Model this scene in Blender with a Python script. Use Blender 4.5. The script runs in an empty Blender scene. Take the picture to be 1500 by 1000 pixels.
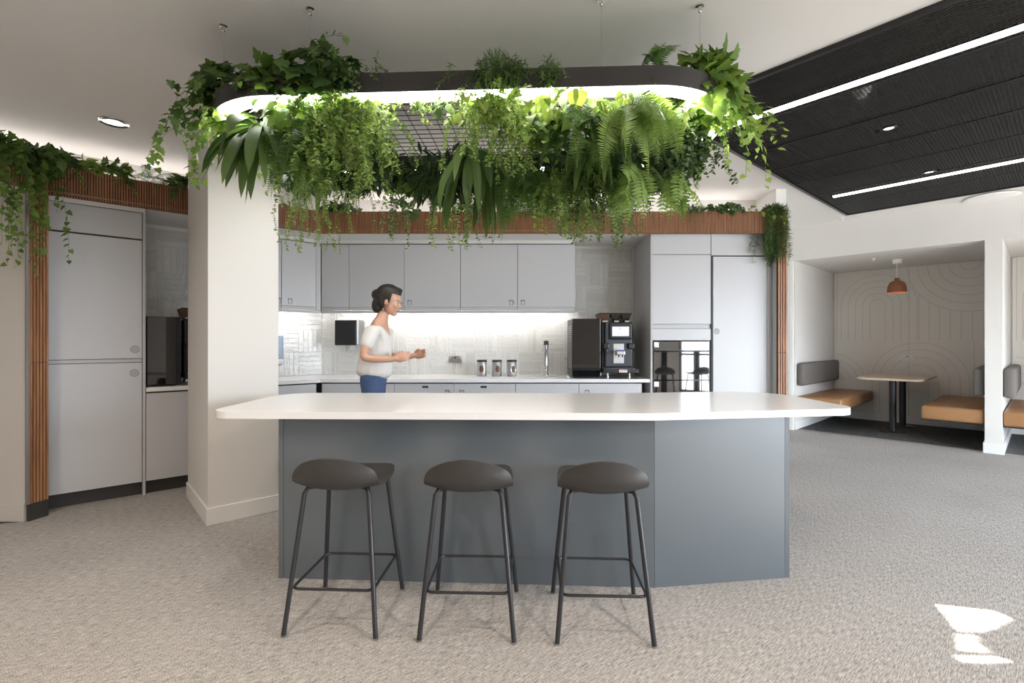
import bpy, bmesh, math, random
import numpy as np
from mathutils import Vector, Matrix
from mathutils.geometry import tessellate_polygon
R = math.radians
PI = math.pi
sc = bpy.context.scene
COL = sc.collection
F, HZ, CH = 715.0, 500.0, 1.28          # focal length in px, horizon row, eye height

# ------------------------------------------------------------------ colour / material helpers
def lin(c):
    return tuple(((x/255)/12.92 if x/255 <= .04045 else ((x/255+.055)/1.055)**2.4) for x in c)
def nd(nt, t, **kw):
    n = nt.nodes.new(t)
    for k, v in kw.items():
        if k.startswith('i_'):
            n.inputs[k[2:].replace('_', ' ')].default_value = v
        else:
            setattr(n, k, v)
    return n
def new_mat(name):
    m = bpy.data.materials.new(name); m.use_nodes = True
    nt = m.node_tree
    b = nt.nodes['Principled BSDF']
    return m, nt, b
def mth(nt, op, a, b=None, c=None):
    n = nt.nodes.new('ShaderNodeMath'); n.operation = op
    for i, v in enumerate((a, b, c)):
        if v is None: continue
        if isinstance(v, (int, float)): n.inputs[i].default_value = v
        else: nt.links.new(v, n.inputs[i])
    return n.outputs[0]
def plain(name, col, rough=.5, metal=0, spec=.5, vary=.04, scale=3, bump=0, bscale=60, coat=0, emit=None, es=0):
    m, nt, b = new_mat(name)
    c = lin(col) if max(col) > 1 else col
    tc = nd(nt, 'ShaderNodeTexCoord')
    if vary:
        no = nd(nt, 'ShaderNodeTexNoise'); no.inputs['Scale'].default_value = scale; no.inputs['Detail'].default_value = 4
        nt.links.new(tc.outputs['Object'], no.inputs['Vector'])
        mx = nd(nt, 'ShaderNodeMix', data_type='RGBA')
        mx.inputs['A'].default_value = (*[x*(1-vary) for x in c], 1)
        mx.inputs['B'].default_value = (*[min(1, x*(1+vary)) for x in c], 1)
        nt.links.new(no.outputs['Fac'], mx.inputs['Factor'])
        nt.links.new(mx.outputs['Result'], b.inputs['Base Color'])
    else:
        b.inputs['Base Color'].default_value = (*c, 1)
    b.inputs['Roughness'].default_value = rough
    b.inputs['Metallic'].default_value = metal
    b.inputs['Specular IOR Level'].default_value = spec
    b.inputs['Coat Weight'].default_value = coat
    if bump:
        n2 = nd(nt, 'ShaderNodeTexNoise'); n2.inputs['Scale'].default_value = bscale; n2.inputs['Detail'].default_value = 3
        nt.links.new(tc.outputs['Object'], n2.inputs['Vector'])
        bp = nd(nt, 'ShaderNodeBump'); bp.inputs['Strength'].default_value = bump; bp.inputs['Distance'].default_value = .004
        nt.links.new(n2.outputs['Fac'], bp.inputs['Height']); nt.links.new(bp.outputs['Normal'], b.inputs['Normal'])
    if emit:
        b.inputs['Emission Color'].default_value = (*emit, 1); b.inputs['Emission Strength'].default_value = es
    return m
def emis(name, col, s):
    m, nt, b = new_mat(name)
    b.inputs['Base Color'].default_value = (.8, .8, .8, 1)
    b.inputs['Emission Color'].default_value = (*col, 1); b.inputs['Emission Strength'].default_value = s
    return m

M = {}
M['wall'] = plain('wall_paint', (.72, .70, .67), .75, bump=.05, bscale=150, vary=.02)
M['wallg'] = plain('greige_wall_paint', (.56, .52, .47), .75, bump=.05, bscale=150, vary=.02)
M['ceil'] = plain('ceiling_paint', (.70, .68, .655), .8, vary=.02)
M['trimw'] = plain('white_trim', (.80, .79, .77), .45, vary=.015)
M['soffit'] = plain('soffit_white', (.74, .73, .71), .6, vary=.01)
M['cab'] = plain('grey_cabinet', (.53, .53, .545), .36, vary=.015, scale=1.2)
M['cabin'] = plain('cabinet_body_grey', (.49, .485, .49), .42, vary=.015)
M['gap'] = plain('dark_gap', (.03, .03, .032), .6, vary=0)
M['plinth'] = plain('dark_plinth', (.035, .032, .030), .45, vary=.05)
M['island'] = plain('island_blue_grey', (.098, .116, .130), .34, vary=.03, scale=2, spec=1.0)
M['stone'] = plain('white_quartz', (.84, .835, .83), .2, vary=.03, scale=90)
M['black'] = plain('black_satin', (.012, .012, .013), .35, vary=.1)
M['tube'] = plain('black_powder_coat', (.022, .022, .025), .38, vary=.08)
M['shell'] = plain('black_plastic_shell', (.045, .042, .040), .48, vary=.06, bump=.05, bscale=300)
M['ringm'] = plain('ring_black', (.035, .031, .030), .42, vary=.05)
M['glassblk'] = plain('black_glass', (.004, .004, .005), .04, vary=0, spec=.9)
M['ovenglass'] = plain('oven_glass', (.004, .004, .005), .04, vary=0, spec=.9)
ob_ = M['ovenglass'].node_tree.nodes['Principled BSDF'].inputs
ob_['Coat Weight'].default_value = 1; ob_['Coat IOR'].default_value = 2.3; ob_['Coat Roughness'].default_value = .02
M['chrome'] = plain('chrome', (.75, .76, .78), .12, 1, vary=.01)
M['steel'] = plain('brushed_steel', (.55, .55, .56), .3, 1, vary=.06, scale=40)
M['line'] = plain('icon_print', (.045, .045, .05), .6, vary=.02)
M['diff'] = emis('ring_diffuser', (1, .97, .93), 20)
M['lstrip'] = emis('linear_diffuser', (1, .96, .92), 9)
M['led'] = emis('led_tape', (1, .97, .94), 46)
M['cove'] = emis('cove_tape', (1, .93, .88), 22)
M['lampglow'] = emis('lamp_glow', (1, .97, .92), 3)
M['tan'] = plain('tan_leather', (.36, .185, .080), .42, vary=.08, scale=14, bump=.15, bscale=220)
M['tweed'] = plain('grey_tweed', (.15, .137, .125), .85, vary=.35, scale=260, bump=.35, bscale=380)
M['ply'] = plain('pale_oak_top', (.60, .49, .37), .42, vary=.10, scale=9)
M['relief'] = plain('beige_relief_board', (.76, .72, .665), .8, vary=.12, scale=180)
M['groove'] = plain('relief_groove', (.56, .52, .475), .85, vary=.04)
M['pot'] = plain('rust_cork', (.22, .085, .035), .7, vary=.2, scale=60)
M['skin'] = plain('skin', (.60, .34, .24), .5, vary=.06, scale=12)
M['hair'] = plain('dark_hair', (.018, .013, .010), .5, vary=.4, scale=80)
M['shirt'] = plain('white_shirt', (.74, .72, .69), .8, vary=.05, scale=20, bump=.1, bscale=300)
M['jeans'] = plain('blue_denim', (.055, .10, .21), .8, vary=.25, scale=90)
M['shoe'] = plain('white_shoe', (.7, .69, .67), .5)
M['lips'] = plain('lips', (.36, .12, .10), .5)
M['white'] = plain('white_plastic', (.78, .78, .77), .35, vary=.02)
M['navy'] = plain('slate_machine', (.045, .052, .064), .38, vary=.06)
M['smoke'] = plain('smoked_hopper', (.03, .022, .018), .12, vary=.1, spec=.8)
M['bean'] = plain('coffee_beans', (.10, .05, .025), .5, vary=.5, scale=120)
M['bluep'] = plain('pale_blue_plastic', (.28, .36, .47), .3, vary=.02)
M['screen'] = emis('lit_screen', (.40, .39, .66), .4)
M['red'] = plain('red_letter', (.6, .02, .03), .5, vary=0)
M['stem'] = plain('plant_stem', (.20, .17, .07), .7, vary=.3, scale=30)
M['stemg'] = plain('green_stem', (.11, .17, .035), .6, vary=.3, scale=30)

def wood(name):
    m, nt, b = new_mat(name)
    tc = nd(nt, 'ShaderNodeTexCoord'); mp = nd(nt, 'ShaderNodeMapping'); mp.inputs['Scale'].default_value = (22, 22, 1.3)
    no = nd(nt, 'ShaderNodeTexNoise'); no.inputs['Scale'].default_value = 2.2; no.inputs['Detail'].default_value = 6
    nt.links.new(tc.outputs['Object'], mp.inputs['Vector']); nt.links.new(mp.outputs['Vector'], no.inputs['Vector'])
    r = nd(nt, 'ShaderNodeValToRGB')
    r.color_ramp.elements[0].position = .3; r.color_ramp.elements[0].color = (.20, .082, .036, 1)
    r.color_ramp.elements[1].position = .7; r.color_ramp.elements[1].color = (.40, .19, .088, 1)
    nt.links.new(no.outputs['Fac'], r.inputs['Fac']); nt.links.new(r.outputs['Color'], b.inputs['Base Color'])
    b.inputs['Roughness'].default_value = .5
    return m
M['wood'] = wood('slat_oak')
M['woodback'] = plain('slat_backing', (.05, .025, .014), .8)

def carpet(name, c0, c1, c2, rot, sc_=1.0):
    m, nt, b = new_mat(name)
    tc = nd(nt, 'ShaderNodeTexCoord')
    mp = nd(nt, 'ShaderNodeMapping'); mp.inputs['Rotation'].default_value = (0, 0, rot)
    nt.links.new(tc.outputs['Object'], mp.inputs['Vector'])
    def stretched(sx, sy, det=2):
        q = nd(nt, 'ShaderNodeMapping'); q.inputs['Scale'].default_value = (sx*sc_, sy*sc_, 1)
        nt.links.new(mp.outputs['Vector'], q.inputs['Vector'])
        n = nd(nt, 'ShaderNodeTexNoise'); n.inputs['Scale'].default_value = 1; n.inputs['Detail'].default_value = det
        nt.links.new(q.outputs['Vector'], n.inputs['Vector'])
        return n.outputs['Fac']
    a = stretched(24, 270); c = stretched(290, 50); d = stretched(420, 420, 1); e = stretched(1.1, 1.1)
    s = mth(nt, 'ADD', mth(nt, 'MULTIPLY', a, .42), mth(nt, 'MULTIPLY', c, .28))
    s = mth(nt, 'ADD', s, mth(nt, 'MULTIPLY', d, .24))
    s = mth(nt, 'ADD', s, mth(nt, 'MULTIPLY', e, .06))
    r = nd(nt, 'ShaderNodeValToRGB')
    el = r.color_ramp.elements
    el[0].position = .40; el[0].color = (*c0, 1); el[1].position = .60; el[1].color = (*c2, 1)
    k = el.new(.5); k.color = (*c1, 1)
    nt.links.new(s, r.inputs['Fac']); nt.links.new(r.outputs['Color'], b.inputs['Base Color'])
    bp = nd(nt, 'ShaderNodeBump'); bp.inputs['Strength'].default_value = .5; bp.inputs['Distance'].default_value = .006
    nt.links.new(s, bp.inputs['Height']); nt.links.new(bp.outputs['Normal'], b.inputs['Normal'])
    b.inputs['Roughness'].default_value = .95; b.inputs['Specular IOR Level'].default_value = .1
    return m
M['carpet'] = carpet('woven_carpet', (.185, .173, .162), (.385, .364, .343), (.585, .56, .535), R(-41))
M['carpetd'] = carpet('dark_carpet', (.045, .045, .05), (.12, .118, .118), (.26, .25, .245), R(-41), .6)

def tiles(name, x0, z0, blk=.2605, n=5):
    m, nt, b = new_mat(name)
    tc = nd(nt, 'ShaderNodeTexCoord'); sp = nd(nt, 'ShaderNodeSeparateXYZ')
    nt.links.new(tc.outputs['Object'], sp.inputs[0])
    x = mth(nt, 'DIVIDE', mth(nt, 'SUBTRACT', sp.outputs['X'], x0), blk)
    z = mth(nt, 'DIVIDE', mth(nt, 'SUBTRACT', sp.outputs['Z'], z0), blk)
    bxi = mth(nt, 'FLOOR', x); bzi = mth(nt, 'FLOOR', z)
    par = mth(nt, 'FLOORED_MODULO', mth(nt, 'ADD', bxi, bzi), 2)
    ipar = mth(nt, 'SUBTRACT', 1, par)
    c = mth(nt, 'ADD', mth(nt, 'MULTIPLY', par, x), mth(nt, 'MULTIPLY', ipar, z))
    o = mth(nt, 'ADD', mth(nt, 'MULTIPLY', par, z), mth(nt, 'MULTIPLY', ipar, x))
    cn = mth(nt, 'MULTIPLY', c, n); fc = mth(nt, 'FRACT', cn); fo = mth(nt, 'FRACT', o); tid = mth(nt, 'FLOOR', cn)
    e1 = mth(nt, 'MINIMUM', fc, mth(nt, 'SUBTRACT', 1, fc))
    e2 = mth(nt, 'MULTIPLY', mth(nt, 'MINIMUM', fo, mth(nt, 'SUBTRACT', 1, fo)), n)
    ed = mth(nt, 'MINIMUM', e1, e2)
    mr = nd(nt, 'ShaderNodeMapRange'); mr.inputs['From Min'].default_value = .02; mr.inputs['From Max'].default_value = .06
    nt.links.new(ed, mr.inputs['Value']); body = mr.outputs['Result']
    cv = nd(nt, 'ShaderNodeCombineXYZ'); nt.links.new(bxi, cv.inputs[0]); nt.links.new(bzi, cv.inputs[1]); nt.links.new(tid, cv.inputs[2])
    wn = nd(nt, 'ShaderNodeTexWhiteNoise', noise_dimensions='3D'); nt.links.new(cv.outputs[0], wn.inputs['Vector'])
    mx = nd(nt, 'ShaderNodeMix', data_type='RGBA'); mx.inputs['A'].default_value = (.56, .555, .53, 1); mx.inputs['B'].default_value = (.66, .65, .625, 1)
    nt.links.new(wn.outputs['Value'], mx.inputs['Factor'])
    m2 = nd(nt, 'ShaderNodeMix', data_type='RGBA'); m2.inputs['A'].default_value = (.80, .79, .76, 1)
    nt.links.new(body, m2.inputs['Factor']); nt.links.new(mx.outputs['Result'], m2.inputs['B'])
    nt.links.new(m2.outputs['Result'], b.inputs['Base Color'])
    no = nd(nt, 'ShaderNodeTexNoise'); no.inputs['Scale'].default_value = 22; no.inputs['Detail'].default_value = 2
    va = nd(nt, 'ShaderNodeVectorMath', operation='ADD'); nt.links.new(tc.outputs['Object'], va.inputs[0]); nt.links.new(wn.outputs['Color'], va.inputs[1])
    nt.links.new(va.outputs[0], no.inputs['Vector'])
    h = mth(nt, 'ADD', mth(nt, 'MULTIPLY', no.outputs['Fac'], .9), mth(nt, 'MULTIPLY', body, .35))
    bp = nd(nt, 'ShaderNodeBump'); bp.inputs['Strength'].default_value = .8; bp.inputs['Distance'].default_value = .012
    nt.links.new(h, bp.inputs['Height']); nt.links.new(bp.outputs['Normal'], b.inputs['Normal'])
    b.inputs['Roughness'].default_value = .09
    return m

def leafmat(name, dark, light, trans=.4, rough=.38):
    m, nt, b = new_mat(name)
    at = nd(nt, 'ShaderNodeAttribute', attribute_name='tint')
    mx = nd(nt, 'ShaderNodeMix', data_type='RGBA')
    mx.inputs['A'].default_value = (*dark, 1); mx.inputs['B'].default_value = (*light, 1)
    nt.links.new(at.outputs['Fac'], mx.inputs['Factor'])
    nt.links.new(mx.outputs['Result'], b.inputs['Base Color'])
    b.inputs['Roughness'].default_value = rough
    b.inputs['Specular IOR Level'].default_value = .35
    tr = nd(nt, 'ShaderNodeBsdfTranslucent')
    hs = nd(nt, 'ShaderNodeHueSaturation'); hs.inputs['Hue'].default_value = .485; hs.inputs['Value'].default_value = 1.5; hs.inputs['Saturation'].default_value = 1.1
    nt.links.new(mx.outputs['Result'], hs.inputs['Color']); nt.links.new(hs.outputs['Color'], tr.inputs['Color'])
    ms = nd(nt, 'ShaderNodeMixShader'); ms.inputs[0].default_value = trans
    nt.links.new(b.outputs[0], ms.inputs[1]); nt.links.new(tr.outputs[0], ms.inputs[2])
    nt.links.new(ms.outputs[0], nt.nodes['Material Output'].inputs['Surface'])
    return m
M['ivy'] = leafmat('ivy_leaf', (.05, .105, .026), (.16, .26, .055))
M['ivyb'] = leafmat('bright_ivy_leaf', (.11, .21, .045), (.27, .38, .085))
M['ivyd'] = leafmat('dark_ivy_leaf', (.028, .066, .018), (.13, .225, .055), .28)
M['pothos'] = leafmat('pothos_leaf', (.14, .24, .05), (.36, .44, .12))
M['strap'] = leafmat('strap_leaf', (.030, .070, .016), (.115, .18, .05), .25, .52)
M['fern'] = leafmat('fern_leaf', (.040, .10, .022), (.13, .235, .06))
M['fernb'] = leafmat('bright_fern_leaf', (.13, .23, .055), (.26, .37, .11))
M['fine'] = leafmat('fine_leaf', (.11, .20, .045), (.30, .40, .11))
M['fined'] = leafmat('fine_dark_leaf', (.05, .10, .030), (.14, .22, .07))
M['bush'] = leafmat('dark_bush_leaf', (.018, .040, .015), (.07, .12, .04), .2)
M['olive'] = leafmat('olive_leaf', (.10, .14, .065), (.26, .31, .16))

# ------------------------------------------------------------------ mesh helpers
def bx(bm, x0, x1, y0, y1, z0, z1, bev=0, seg=2):
    vs = [bm.verts.new(p) for p in ((x0, y0, z0), (x1, y0, z0), (x1, y1, z0), (x0, y1, z0), (x0, y0, z1), (x1, y0, z1), (x1, y1, z1), (x0, y1, z1))]
    fs = [bm.faces.new([vs[i] for i in f]) for f in ((3, 2, 1, 0), (4, 5, 6, 7), (0, 1, 5, 4), (1, 2, 6, 5), (2, 3, 7, 6), (3, 0, 4, 7))]
    if bev:
        es = {e for f in fs for e in f.edges}
        bmesh.ops.bevel(bm, geom=list(es), offset=bev, segments=seg, affect='EDGES', profile=.5)
    return bm
def box(*a, **k):
    return bx(bmesh.new(), *a, **k)
def prism(bm, pts, z0, z1, bev=0, seg=2):
    lo = [bm.verts.new((x, y, z0)) for x, y in pts]; hi = [bm.verts.new((x, y, z1)) for x, y in pts]
    n = len(pts); f1 = bm.faces.new(lo[::-1]); f2 = bm.faces.new(hi)
    for i in range(n): bm.faces.new((lo[i], lo[(i+1) % n], hi[(i+1) % n], hi[i]))
    if bev:
        es = list(f1.edges)+list(f2.edges)
        bmesh.ops.bevel(bm, geom=es, offset=bev, segments=seg, affect='EDGES', profile=.5)
    return bm
def rounded(pts, rs, n=10):
    out = []
    L = len(pts)
    for i in range(L):
        p0, p1, p2 = Vector(pts[i-1]), Vector(pts[i]), Vector(pts[(i+1) % L])
        a = (p0-p1).normalized(); b = (p2-p1).normalized()
        r = rs[i]; ang = a.angle(b); d = r/math.tan(ang/2)
        d = min(d, (p0-p1).length*.49, (p2-p1).length*.49); r = d*math.tan(ang/2)
        s, e = p1+a*d, p1+b*d
        c = p1+(a+b).normalized()*(r/math.sin(ang/2))
        a0 = math.atan2(s.y-c.y, s.x-c.x); a1 = math.atan2(e.y-c.y, e.x-c.x)
        da = (a1-a0+PI) % (2*PI)-PI
        for k in range(n+1): out.append((c.x+r*math.cos(a0+da*k/n), c.y+r*math.sin(a0+da*k/n)))
    return out
def tube(bm, pts, r, n=8, cap=True, closed=False):
    pts = [Vector(p) for p in pts]; rings = []
    L = len(pts); up = Vector((0, 0, 1)); prev = None
    for i, p in enumerate(pts):
        if closed: d = (pts[(i+1) % L]-pts[i-1])
        else: d = pts[min(i+1, L-1)]-pts[max(i-1, 0)]
        d.normalize()
        if prev is None:
            q = up if abs(d.z) < .9 else Vector((1, 0, 0))
            prev = (q-d*q.dot(d)).normalized()
        else:
            prev = (prev-d*prev.dot(d)).normalized()
        w = d.cross(prev)
        rr = r[i] if isinstance(r, (list, tuple)) else r
        rings.append([bm.verts.new(p+(prev*math.cos(2*PI*k/n)+w*math.sin(2*PI*k/n))*rr) for k in range(n)])
    for i in range(L if closed else L-1):
        A, B = rings[i], rings[(i+1) % L]
        for k in range(n): bm.faces.new((A[k], A[(k+1) % n], B[(k+1) % n], B[k]))
    if cap and not closed:
        bm.faces.new(rings[0][::-1]); bm.faces.new(rings[-1])
    return bm
def lathe(bm, prof, n=24, c=(0, 0, 0)):
    rings = []
    for r, z in prof:
        if r < 1e-6: rings.append([bm.verts.new((c[0], c[1], c[2]+z))])
        else: rings.append([bm.verts.new((c[0]+r*math.cos(2*PI*k/n), c[1]+r*math.sin(2*PI*k/n), c[2]+z)) for k in range(n)])
    for A, B in zip(rings, rings[1:]):
        if len(A) == 1 and len(B) == 1: continue
        for k in range(n):
            k2 = (k+1) % n
            if len(A) == 1: bm.faces.new((A[0], B[k2], B[k]))
            elif len(B) == 1: bm.faces.new((A[k], A[k2], B[0]))
            else: bm.faces.new((A[k], A[k2], B[k2], B[k]))
    return bm
def obj(name, bm, mat, parent=None, smooth=False, angle=40):
    me = bpy.data.meshes.new(name)
    bmesh.ops.recalc_face_normals(bm, faces=bm.faces)
    bm.to_mesh(me); bm.free()
    for m in (mat if isinstance(mat, (list, tuple)) else [mat]): me.materials.append(m)
    if smooth:
        me.polygons.foreach_set('use_smooth', [True]*len(me.polygons))
        try: me.set_sharp_from_angle(angle=R(angle))
        except Exception: pass
    o = bpy.data.objects.new(name, me); COL.objects.link(o)
    if parent: o.parent = parent
    return o
def tag(o, label, cat, group=None, kind=None):
    o['label'] = label; o['category'] = cat
    if group: o['group'] = group
    if kind: o['kind'] = kind
    return o
def thing(name, label, cat, loc=(0, 0, 0), rz=0, group=None):
    o = bpy.data.objects.new(name, None); COL.objects.link(o)
    o.empty_display_size = .05
    o.location = loc; o.rotation_euler = (0, 0, rz)
    return tag(o, label, cat, group)
def struct(name, bm, m, label=None, cat=None, loc=(0, 0, 0), rz=0, smooth=False):
    o = obj(name, bm, m, smooth=smooth); o['kind'] = 'structure'; o.location = loc; o.rotation_euler = (0, 0, rz)
    if label: o['label'] = label
    if cat: o['category'] = cat
    return o
def dup(root, loc, rz, label, group=None):
    def cp(o, par):
        c = o.copy(); COL.objects.link(c)
        if par: c.parent = par
        for ch in o.children: cp(ch, c)
        return c
    r = cp(root, None); r.location = loc; r.rotation_euler = (0, 0, rz); r['label'] = label
    if group: r['group'] = group
    return r
def at(px, py, Y):
    return Vector(((px-750)/F*Y, Y, CH-(py-HZ)/F*Y))

# room axes: A runs along the left cabinets (41 degrees), D along the booth wall
a41 = R(41)
A = Vector((math.cos(a41), math.sin(a41), 0)); D = Vector((math.sin(a41), -math.cos(a41), 0))
ZC = 2.93
EC = Vector((-1.962, 5.0, 0))            # corner where the two worktop edges meet
def sl(px, t):                           # distance along the left run for an image column
    m = (px-750)/F
    return (m*(5+A.x*t)-EC.x+A.y*t)/(A.x-A.y*m)

# ------------------------------------------------------------------ camera, world, render look
cam = bpy.data.cameras.new('camera'); co = bpy.data.objects.new('camera', cam); COL.objects.link(co)
cam.sensor_width = 36; cam.lens = F/1500*36; cam.clip_start = .05
co.location = (0, 0, CH); co.rotation_euler = (PI/2, 0, 0)
sc.camera = co
sc.view_settings.view_transform = 'Standard'; sc.view_settings.look = 'None'
sc.view_settings.gamma = 1; sc.view_settings.use_curve_mapping = False
sc.view_settings.exposure = 0.3
sc.cycles.use_denoising = True
sc.cycles.max_bounces = 8; sc.cycles.diffuse_bounces = 5; sc.cycles.glossy_bounces = 3; sc.cycles.transparent_max_bounces = 6
sc.cycles.sample_clamp_indirect = 6
sc.cycles.caustics_reflective = False; sc.cycles.caustics_refractive = False
w = bpy.data.worlds.new('daylight'); sc.world = w; w.use_nodes = True
nt = w.node_tree; bg = nt.nodes['Background']
tc = nd(nt, 'ShaderNodeTexCoord'); sp = nd(nt, 'ShaderNodeSeparateXYZ'); nt.links.new(tc.outputs['Generated'], sp.inputs[0])
rp = nd(nt, 'ShaderNodeValToRGB'); rp.color_ramp.elements[0].position = .46; rp.color_ramp.elements[0].color = (.34, .35, .36, 1)
rp.color_ramp.elements[1].position = .56; rp.color_ramp.elements[1].color = (.80, .90, 1.0, 1)
mr = nd(nt, 'ShaderNodeMapRange'); mr.inputs['From Min'].default_value = -1
nt.links.new(sp.outputs['Z'], mr.inputs['Value']); nt.links.new(mr.outputs['Result'], rp.inputs['Fac'])
nt.links.new(rp.outputs['Color'], bg.inputs['Color']); bg.inputs['Strength'].default_value = 21.0

# ------------------------------------------------------------------ room shell
def rot_quad(bm, a0, a1, d0, d1, z):
    vs = [bm.verts.new((A*a+D*d)+Vector((0, 0, z))) for a, d in ((a0, d0), (a1, d0), (a1, d1), (a0, d1))]
    return bm.faces.new(vs)
bm = bmesh.new(); rot_quad(bm, -4.5, 12, -9, 4.05, 0)
struct('floor', bm, M['carpet'], 'greige woven carpet across the kitchen floor', 'floor')
# ceiling with an opening for the mesh raft
Q = Vector((1.13, 3.503, 0)); qa, qd = Q.dot(A), Q.dot(D)
RA, RD = 4.22, 5.0
bm = bmesh.new()
for q in ((-4.5, qa, -9, 4.05), (qa+RA, 12, -9, 4.05), (qa, qa+RA, -9, qd), (qa, qa+RA, qd+RD, 4.05)):
    rot_quad(bm, *q, ZC)
struct('ceiling', bm, M['ceil'], 'plain off-white plasterboard ceiling', 'ceiling')
bm = bmesh.new()
def void_box():
    b = bmesh.new()
    P = [(A*a+D*d) for a, d in ((qa, qd), (qa+RA, qd), (qa+RA, qd+RD), (qa, qd+RD))]
    lo = [b.verts.new((p.x, p.y, ZC)) for p in P]; hi = [b.verts.new((p.x, p.y, ZC+.5)) for p in P]
    b.faces.new(hi)
    for i in range(4): b.faces.new((lo[i], lo[(i+1) % 4], hi[(i+1) % 4], hi[i]))
    return b
struct('ceiling_void', void_box(), M['black'], 'black ceiling void above the mesh raft', 'ceiling')

# kitchen back walls: frontal wall Y = 5.70 and left wall, with tiled zones
YW = 5.70; TW = .70                       # wall plane, and its offset behind the worktop edge
cxw = EC.x-math.tan(a41/2)*TW             # inner corner of the two walls
struct('wall_back', box(cxw-.05, 2.96, YW, YW+.1, 0, ZC), M['wall'], 'white back wall behind the kitchen run', 'wall')
# left wall in the frame of the left run (local x along A, local y into the wall)
def lrun(s, t, z=0):
    return EC+A*s-D*t+Vector((0, 0, z))
sc0 = math.tan(a41/2)*TW
struct('wall_left', box(-4.6, sc0+.05, TW, TW+.1, 0, ZC), M['wall'], 'white wall behind the angled kitchen run', 'wall', EC, a41)
M['tile1'] = tiles('stacked_gloss_tile', -.961, .897)
M['tile2'] = tiles('stacked_gloss_tile_angled', .0, .897)
struct('wall_back_tiles', box(cxw+.005, 1.40, YW-.012, YW, .86, 2.36), M['tile1'], 'glossy white tiles stacked in basketweave blocks behind the taps', 'wall tiles')
struct('wall_left_tiles', box(-1.44, sc0-.0005, TW-.012, TW, .86, 2.36), M['tile2'], 'glossy white basketweave tiles on the angled wall', 'wall tiles', EC, a41)

# white column in front of the left run
Pc = Vector(((304.6-750)/F*CH*F/269.2, CH*F/269.2, 0))
cr = R(41.5)
struct('wall_column', box(0, .46, 0, .84, 0, ZC), M['wall'], 'square white column standing between the fridge and the island', 'column', Pc, cr)
bm = bmesh.new(); bx(bm, -.012, .472, -.012, .852, 0, .12, .003)
struct('baseboard_column', bm, M['trimw'], 'white skirting round the foot of the column', 'skirting', Pc, cr)

# wall at the far left edge, its skirting and the dark carpet strip beside it
struct('wall_side', box(-6.5, -3.472, 3.48, 3.60, 0, 2.36), M['wallg'], 'plain wall left of the slatted post', 'wall')
struct('baseboard_side', box(-6.5, -3.472, 3.465, 3.48, 0, .125, .003), M['wallg'], 'white skirting under the plain left wall', 'skirting')
bm = bmesh.new(); vs = [bm.verts.new(p) for p in ((-3.50, 3.462, .002), (-6.5, 3.462, .002), (-6.5, 2.2, .002))]; bm.faces.new(vs)
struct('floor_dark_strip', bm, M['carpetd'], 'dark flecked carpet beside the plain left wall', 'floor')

# pier at the right end of the tall units
struct('wall_pier', box(2.855, 2.965, 5.28, 7.9, 0, ZC), M['trimw'], 'white pier at the end of the tall units', 'wall')

# booth wall: opening plane starts at B0 and runs along BD
B0 = Vector((4.105, 7.08, 0)); bang = R(-47.5)
def bth(u, v, z=0):                       # u along the wall, v into the booth
    c, s = math.cos(bang), math.sin(bang)
    return B0+Vector((c*u-s*v, s*u+c*v, z))
BW, BP, BH, BDp = 1.98, .145, 2.447, 1.90
b = bmesh.new()
bx(b, -1.6, 8, 0, .1, BH, ZC); bx(b, -1.6, 0, 0, .1, 0, BH)
struct('wall_booths', b, M['wall'], 'white wall above the seating booths', 'wall', B0, bang)
for k in range(3):
    u0 = k*(BW+BP)
    nm = 'wall_booth_pier'
    struct(nm, box(u0+BW, u0+BW+BP, 0, BDp, 0, BH), M['wall'], f'white pier {("between the first and second booth","between the second and third booth","beyond the third booth")[k]}', 'wall', B0, bang)
    b = bmesh.new(); bx(b, u0+BW-.014, u0+BW+BP+.014, -.014, BDp, 0, .12, .003)
    struct('baseboard_booth', b, M['trimw'], f'white skirting round the {("first","second","third")[k]} booth pier', 'skirting', B0, bang)
struct('wall_booth_back', box(-.1, 8, BDp, BDp+.1, 0, ZC), M['wall'], 'back wall of the booths', 'wall', B0, bang)
struct('wall_booth_end', box(-.1, 0, .1, BDp, 0, BH), M['wall'], 'white end wall of the first booth', 'wall', B0, bang)
struct('baseboard_booth_end', box(0, .014, -.0, BDp, 0, .12, .003), M['trimw'], 'skirting along the end wall of the first booth', 'skirting', B0, bang)
struct('baseboard_booth_back', box(.014, 8, BDp-.035, BDp-.02, 0, .12, .003), M['trimw'], 'skirting at the back of the booths', 'skirting', B0, bang)
struct('ceiling_booth', box(0, 8, .1, BDp, BH, BH+.05), M['wall'], 'low ceiling over the booths', 'ceiling', B0, bang)
b = bmesh.new(); vs = [b.verts.new(p) for p in ((0, .12, .003), (8, .12, .003), (8, BDp, .003), (0, BDp, .003))]; b.faces.new(vs)
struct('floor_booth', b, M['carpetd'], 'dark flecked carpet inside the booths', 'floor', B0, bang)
b = bmesh.new(); bx(b, -.085, -.012, -.035, 0, 0, BH, .006); bx(b, -.055, -.012, -.05, -.03, 0, BH, .004)
struct('trim_booth', b, M['trimw'], 'white door casing beside the first booth', 'door casing', B0, bang)

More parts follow.
